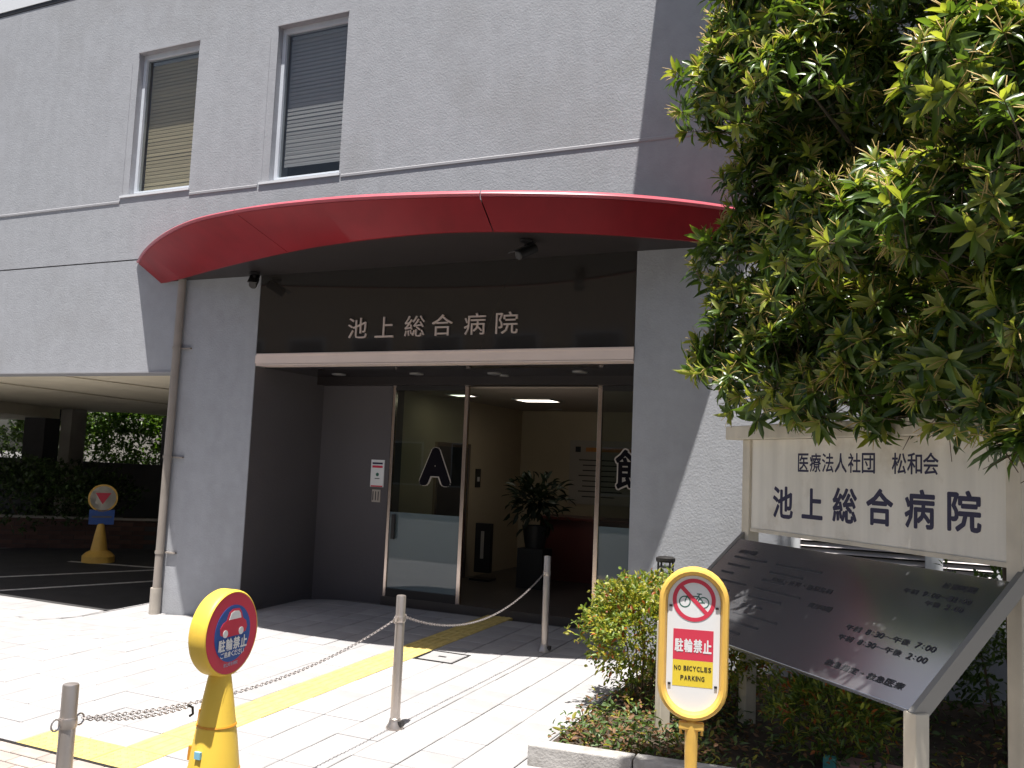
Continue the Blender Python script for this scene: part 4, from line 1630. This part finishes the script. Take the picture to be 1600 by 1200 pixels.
def disc(r, y, name, m, parent, T, cx=0, cz=0, n=40):
    MB().prism([(cx + r * math.cos(t), cz + r * math.sin(t)) for t in lsp(0, 2 * math.pi, n + 1)[:-1]], 0, .0012).xform(T @ Matrix.Translation((0, y, 0)) @ Rx).build(name, m, parent)


def decal(P, F, T, name, m, parent):
    return MB().add([T @ Vector(p) for p in P], F).build(name, m, parent)


face = disc(.177, -.0505, 'disc_face', 'sign_red', cs, TD_)
disc(.124, -.0525, 'blue_field', 'cobalt', cs, TD_)
# little red car print
def shape(poly, y, name, m, parent, T):
    MB().prism(poly, 0, .001).xform(T @ Matrix.Translation((0, y, 0)) @ Rx).build(name, m, parent)


shape([(-.088, .002), (-.092, .03), (-.075, .05), (-.05, .06), (-.035, .095), (-.01, .108), (.035, .106), (.052, .09), (.066, .058), (.088, .045), (.098, .02), (.09, -.002), (.05, -.012), (-.05, -.012)],
      -.0545, 'car_print', 'sign_red', cs, TD_)
shape([(-.035, .062), (-.022, .09), (0, .098), (.03, .096), (.044, .083), (.05, .062)], -.056, 'car_window_print', 'white', cs, TD_)
for x in (-.055, .055):
    disc(.017, -.056, 'car_lamp_print', 'white', cs, TD_, x, .004, 16)
TL = TD_ @ Matrix.Translation((0, 0, -.044))
write('駐輪禁止', .205, .054, TL, -.058, 'white', cs, .03)
write('ご遠慮ください', .165, .025, TD_ @ Matrix.Translation((0, 0, -.087)), -.058, 'white', cs, .02)
write('池上総合病院', .10, .016, TD_ @ Matrix.Translation((0, 0, -.134)), -.0525, 'pale_sky', cs)
# side hook and sticker on the cone
Tc = Matrix.Translation((cx_, cy_, zb))
MB().box(-.118, -.080, -.045, -.015, .40, .60).xform(Tc @ Matrix.Rotation(math.radians(6), 4, 'Y')).build('side_bracket', 'cone_yellow', cs, bevel=.005)
MB().box(-.113, -.072, -.062, -.046, .43, .585).xform(Tc @ Matrix.Rotation(math.radians(6), 4, 'Y')).build('side_strap', 'orange', cs, bevel=.003)
MB().tube([Tc @ Vector((-.085, -.055, .43)), Tc @ Vector((-.088, -.058, .37))], .011, 8).build('strap_end', 'orange', cs)
MB().box(-.012, .02, -.112, -.100, .40, .43).xform(Tc).build('sticker', 'pale_sky', cs)

# ---------------- no bicycles sign
nx, ny, nz = -.864, 3.69, 1.127
ns = empty('no_bicycles_sign', (nx, ny, zg(nx, ny)), 'yellow framed capsule sign forbidding bicycle parking, on a yellow pole', 'sign')
to_cam = Vector((.20, -.98, 0)).normalized()
rt = Vector((-to_cam.y, to_cam.x, 0)).normalized()
TN = frame_T((nx, ny, nz), rt, (0, 0, 1))
HW, HH = .140, .305


def capsule(hw, hh, n=16):
    c = hh - hw
    return [(hw * math.cos(t), c + hw * math.sin(t)) for t in lsp(0, math.pi, n)] + [(hw * math.cos(t), -c + hw * math.sin(t)) for t in lsp(math.pi, 2 * math.pi, n)]


def loft(rings, T, name, m, parent):
    """rings: list of (hw, hh, y)"""
    mb = MB()
    n = 32
    for hw, hh, y in rings:
        for (a, b) in capsule(hw, hh):
            mb.v.append(tuple(T @ Vector((a, y, b))))
    R_ = len(rings)
    for i in range(R_):
        i2 = (i + 1) % R_
        for k in range(n):
            k2 = (k + 1) % n
            mb.f.append((i * n + k, i * n + k2, i2 * n + k2, i2 * n + k))
            mb.mi.append(0)
    return mb.build(name, m, parent, smooth=True)


loft([(HW, HH, .022), (HW, HH, -.012), (HW - .006, HH - .006, -.025), (HW - .016, HH - .016, -.029), (HW - .026, HH - .026, -.024), (HW - .034, HH - .034, -.004), (HW - .036, HH - .036, .022)], TN, 'frame', 'yellow', ns)
MB().prism(capsule(HW - .035, HH - .035), -.012, .004).xform(TN @ Rx).build('board', 'white', ns)
sy_ = -.0043


def rect(x0, x1, z0, z1, y, name, m):
    MB().box(x0, x1, y - .0003, y, z0, z1).xform(TN).build(name, m, ns)


# prohibition ring + bar
zc_ = .172
ring_o, ring_i = .086, .070
mb = MB()
NN = 48
for r_3 in (ring_o, ring_i):
    for k in range(NN):
        t = 2 * math.pi * k / NN
        mb.v.append((r_3 * math.cos(t), 0, zc_ + r_3 * math.sin(t)))
mb.f = [(k, (k + 1) % NN, NN + (k + 1) % NN, NN + k) for k in range(NN)]
mb.mi = [0] * NN
mb.xform(TN @ Matrix.Translation((0, sy_ - .0009, 0))).build('ring_print', 'pink_red', ns)
bar = MB().box(-.074, .074, -.0002, 0, -.008, .008).xform(TN @ Matrix.Translation((0, sy_ - .0006, zc_)) @ Matrix.Rotation(math.radians(45), 4, 'Y'))
bar.build('bar_print', 'pink_red', ns)


def ring2(x, z, ro, ri, name, m):
    mb = MB()
    K = 24
    for r_3 in (ro, ri):
        for k in range(K):
            t = 2 * math.pi * k / K
            mb.v.append((x + r_3 * math.cos(t), 0, z + r_3 * math.sin(t)))
    mb.f = [(k, (k + 1) % K, K + (k + 1) % K, K + k) for k in range(K)]
    mb.mi = [0] * K
    mb.xform(TN @ Matrix.Translation((0, sy_ - .0001, 0))).build(name, m, ns)


for x in (-.037, .037):
    ring2(x, zc_ - .008, .0235, .019, 'wheel_print', 'green_ink')
mb = MB()


def stroke(x0, z0, x1, z1, w=.004):
    d = Vector((x1 - x0, z1 - z0)).normalized()
    n = Vector((-d.y, d.x)) * w / 2
    mb.add([(x0 + n.x, 0, z0 + n.y), (x0 - n.x, 0, z0 - n.y), (x1 - n.x, 0, z1 - n.y), (x1 + n.x, 0, z1 + n.y)], [(0, 1, 2, 3)])


zz = zc_ - .008
for s in ((-.037, zz, -.026, zz + .032), (-.029, zz + .022, .018, zz + .024), (.018, zz + .024, .0, zz - .002), (0, zz - .002, -.027, zz + .024), (0, zz - .002, .037, zz), (.037, zz, .018, zz + .024),
          (.018, zz + .024, .020, zz + .034), (.010, zz + .034, .030, zz + .034), (-.026, zz + .032, -.034, zz + .034), (.030, zz + .0, .044, zz + .0)):
    stroke(*s)
mb.xform(TN @ Matrix.Translation((0, sy_ - .0003, 0))).build('bicycle_print', 'green_ink', ns)
rect(-.080, .080, -.068, .054, sy_, 'red_panel', 'pink_red')
rect(-.080, .080, -.172, -.069, sy_, 'yellow_panel', 'sign_yellow2')
write('駐輪禁止', .150, .054, TN @ Matrix.Translation((0, 0, -.010)), sy_ - .0006, 'white', ns, .03)
write('NO BICYCLES', .150, .019, TN @ Matrix.Translation((0, 0, -.100)), sy_ - .0006, 'ink', ns, .016, .16)
write('PARKING', .098, .019, TN @ Matrix.Translation((0, 0, -.138)), sy_ - .0006, 'ink', ns, .016, .16)
for x in (-.092, .092):
    for z in (.145, -.165):
        MB().box(x - .006, x + .006, sy_ - .004, sy_, z - .004, z + .004).xform(TN).build('clip', 'dark_metal', ns)
z0_ = zg(nx, ny)
MB().lathe([(.024, .0), (.024, .50), (.026, .60), (.026, .705), (.018, .715), (0, .716)], 20, (nx, ny + .004, z0_)).build('pole', 'yellow', ns, smooth=True)
MB().box(-.05, .05, -.02, .02, -.02, .01).xform(TN @ Matrix.Translation((0, .0, -HH - .015))).build('clamp', 'yellow', ns, bevel=.006)
for s in (-1, 1):
    MB().tube([TN @ Vector((s * .025, -.0, -HH - .035)), TN @ Vector((s * .042, -.0, -HH - .035)), TN @ Vector((s * .042, 0, -HH - .055))], .006, 8).build('bolt', 'yellow', ns)
MB().lathe([(.20, 0), (.20, .04), (.17, .065), (.06, .085), (.03, .10)], 28, (nx, ny, z0_)).build('base', 'yellow', ns, smooth=True)

# ---------------- distant cone sign in the carport
fx, fy = -12.322, 10.669
fz = zg(fx, fy)
fc = empty('cone_sign', (fx, fy, fz), 'yellow cone with a yellow rimmed disc and red triangle in the dark carport', 'cone sign')
MB().lathe([(.25, 0), (.25, .10), (.19, .16), (.13, .19), (.085, .45), (.05, .62), (0, .63)], 24, (fx, fy, fz)).build('cone', 'yellow', fc, smooth=True)
fdir = Vector((-fx, -fy, 0)).normalized()
TFc = frame_T((fx, fy, 1.0), Vector((-fdir.y, fdir.x, 0)), (0, 0, 1))
MB().lathe([(0, -.025), (.20, -.025), (.20, -.035), (.225, -.035), (.225, .03), (0, .03)], 32).xform(TFc @ Rx).build('disc_body', 'yellow', fc)
MB().lathe([(0, .0312), (.196, .0312)], 32).xform(TFc @ Rx).build('disc_face', 'sign_cream', fc)
shape([(-.12, .085), (.12, .085), (0, -.10)], -.034, 'triangle_print', 'sign_red', fc, TFc)
MB().box(-.19, .19, -.03, .03, -.43, -.19).xform(TFc).build('plate', 'cobalt', fc)
MB().box(-.15, .15, -.034, -.031, -.32, -.29).xform(TFc).build('print_line', 'shed', fc)

# ---------------- hospital sign board with tilted information panel
PL_ = Vector((-1.05, 6.0, 0))
v3 = Vector((.70, -.717, 0)).normalized()
n3 = Vector((-.717, -.70, 0)).normalized()
TS = frame_T(PL_, v3, (0, 0, 1))
sg = empty('hospital_signboard', (PL_.x, PL_.y, zg(PL_.x, PL_.y)), 'cream hospital name board on posts with a tilted shiny information panel below', 'signboard')
for s in (0.0, 2.03):
    q = PL_ + v3 * s
    MB().box(s - .04, s + .04, -.04, .04, zg(q.x, q.y) - .1, 2.045).xform(TS).build('post', 'sign_post', sg, bevel=.004)
MB().box(-.17, 2.2, -.09, .09, 2.046, 2.135).xform(TS).build('top_beam', 'sign_post', sg, bevel=.006)
MB().box(.041, 1.989, -.022, .022, 1.455, 2.044).xform(TS).build('board', 'sign_cream', sg)
for z0, z1 in ((1.456, 1.478),):
    MB().box(.042, 1.988, -.030, -.0225, z0, z1).xform(TS).build('lower_lip', 'sign_post', sg)
cs_ = (.371, .647, .925, 1.194, 1.471, 1.745)
for i, ch in enumerate('池上総合病院'):
    h_ = .196
    w_ = .20 if ch != '上' else .19
    P, F = text_mesh(ch, w_, h_ * (.92 if ch == '上' else 1), 0, .026)
    decal(P, F, TS @ Matrix.Translation((cs_[i], -.0226, 1.658 + .006 * i)), 'letter', 'navy', sg)
for i, ch in enumerate('医療法人社団　松和会'):
    if ch == '　':
        continue
    sx_ = .5625 + .1095 * i if i < 6 else 1.333 + .1055 * (i - 7)
    P, F = text_mesh(ch, .100, .110, 0, .014)
    decal(P, F, TS @ Matrix.Translation((sx_, -.0226, 1.903 + .0006 * i)), 'letter', 'navy', sg)
# tilted plate
A0 = PL_ + n3 * .08 + Vector((0, 0, 1.405))
A1 = PL_ + n3 * .629 + Vector((0, 0, .892))
slope = (A0 - A1)
SLN = slope.length
TP = frame_T(A0, v3, slope)                                # local z runs up the slope, origin at the upper left corner
MB().box(.0, 2.05, 0.0, .03, -SLN, 0).xform(TP).build('information_panel', 'info', sg, bevel=.003)
for a, b in ((-.03, 0.0), (2.05, 2.08)):
    MB().box(a, b, -.004, .065, -SLN - .01, .09).xform(TP).build('panel_rail', 'info_frame', sg)
for s in (-.01, 2.06):
    q = PL_ + v3 * s + n3 * .60
    MB().box(s - .035, s + .035, -.64, -.57, zg(q.x, q.y) - .1, .885).xform(TS).build('panel_leg', 'sign_post', sg, bevel=.004)


def ptext(s, body, w, h, s0, t0, bold=.02):
    write(body, w, h, TP @ Matrix.Translation((s0 + w / 2, 0, -t0)), -.002, 'info_ink', sg, bold)


for args in (('診療時間', .19, .035, 1.74, .085), ('午前 9：00～12：00', .40, .030, 1.55, .155), ('午後 2：00', .22, .030, 1.72, .205),
             ('受付時間', .18, .034, 1.05, .37), ('午前 8：30～午後 7：00', .56, .034, 1.40, .44), ('午前 8：30～午後 2：00', .56, .034, 1.40, .505),
             ('救急指定・救急医療', .50, .036, 1.45, .66), ('診療科目', .18, .034, .12, .10), ('内科・外科・整形外科', .52, .034, .62, .26)):
    ptext(None, *args)
for k in range(9):
    t0 = .15 + .065 * k
    for a, b in ((.12, .45), (.55, .95)):
        bb_ = b - .1 * ((k * 7) % 3)
        MB().box(a, bb_, -.003, -.001, -t0 - .007, -t0 + .007).xform(TP).build('print_line', 'info_ink', sg)

# ---------------- black garden lantern behind the shrub
lx, ly = -1.77, 6.62
lz = zg(lx, ly)
gl_ = empty('garden_lantern', (lx, ly, lz), 'black louvred garden lantern rising behind the sunny shrub', 'lantern')
MB().lathe([(.035, 0), (.035, .74), (.06, .75), (.06, .78)], 16, (lx, ly, lz)).build('post', 'dark_metal', gl_)
for k in range(4):
    a = math.pi / 4 + k * math.pi / 2
    MB().box(-.006, .006, -.006, .006, .78, .96).xform(Matrix.Translation((lx + .062 * math.cos(a), ly + .062 * math.sin(a), lz))).build('bar', 'dark_metal', gl_)
for k in range(3):
    MB().lathe([(.045, .82 + .05 * k), (.058, .812 + .05 * k), (.058, .818 + .05 * k), (.045, .826 + .05 * k)], 16, (lx, ly, lz)).build('louvre', 'lamp_rim', gl_)
MB().lathe([(.068, .955), (.072, .965), (.072, .985), (.05, .995), (0, 1.0)], 16, (lx, ly, lz)).build('cap', 'dark_metal', gl_)

# ---------------- pink planter box with a teal corner
pb = empty('planter_box', (-.2, 5.33, .16), 'pale pink planter box with a teal corner piece under the panel', 'planter')
pdir = Vector((.97, -.10, 0)).normalized()
TPb = frame_T((-.50, 5.33, .16), pdir, (0, 0, 1))
MB().box(.05, 1.2, 0, .02, -.05, .128).xform(TPb).build('front_board', 'pink_box', pb)
MB().box(.05, 1.2, .022, .24, -.05, .10).xform(TPb).build('box_body', 'pink_box', pb)
MB().box(-.02, .048, -.012, .05, -.05, .142).xform(TPb).build('corner_post', 'teal', pb, bevel=.004)

# ================================================================== ACROSS THE STREET (seen only in reflections)
ob = empty('opposite_building', (-5, -9.5, -.1), 'tan tiled building across the street', 'building')
MB().box(-26, -1.5, -16, -9.5, -.4, 8.2).build('wall', 'tan', ob)
MB().box(2, 22, -16, -9.8, -.4, 6.0).build('wall', 'concrete', ob)
for i in range(9):
    for j in range(2):
        x = -25 + i * 2.6
        z = 1.0 + j * 3.3
        w = MB().box(x, x + 1.5, -9.52, -9.46, z, z + 1.5).build('window', 'alu', ob)
        MB().box(x + .06, x + 1.44, -9.455, -9.44, z + .06, z + 1.44).build('pane', 'pane_dark', w)
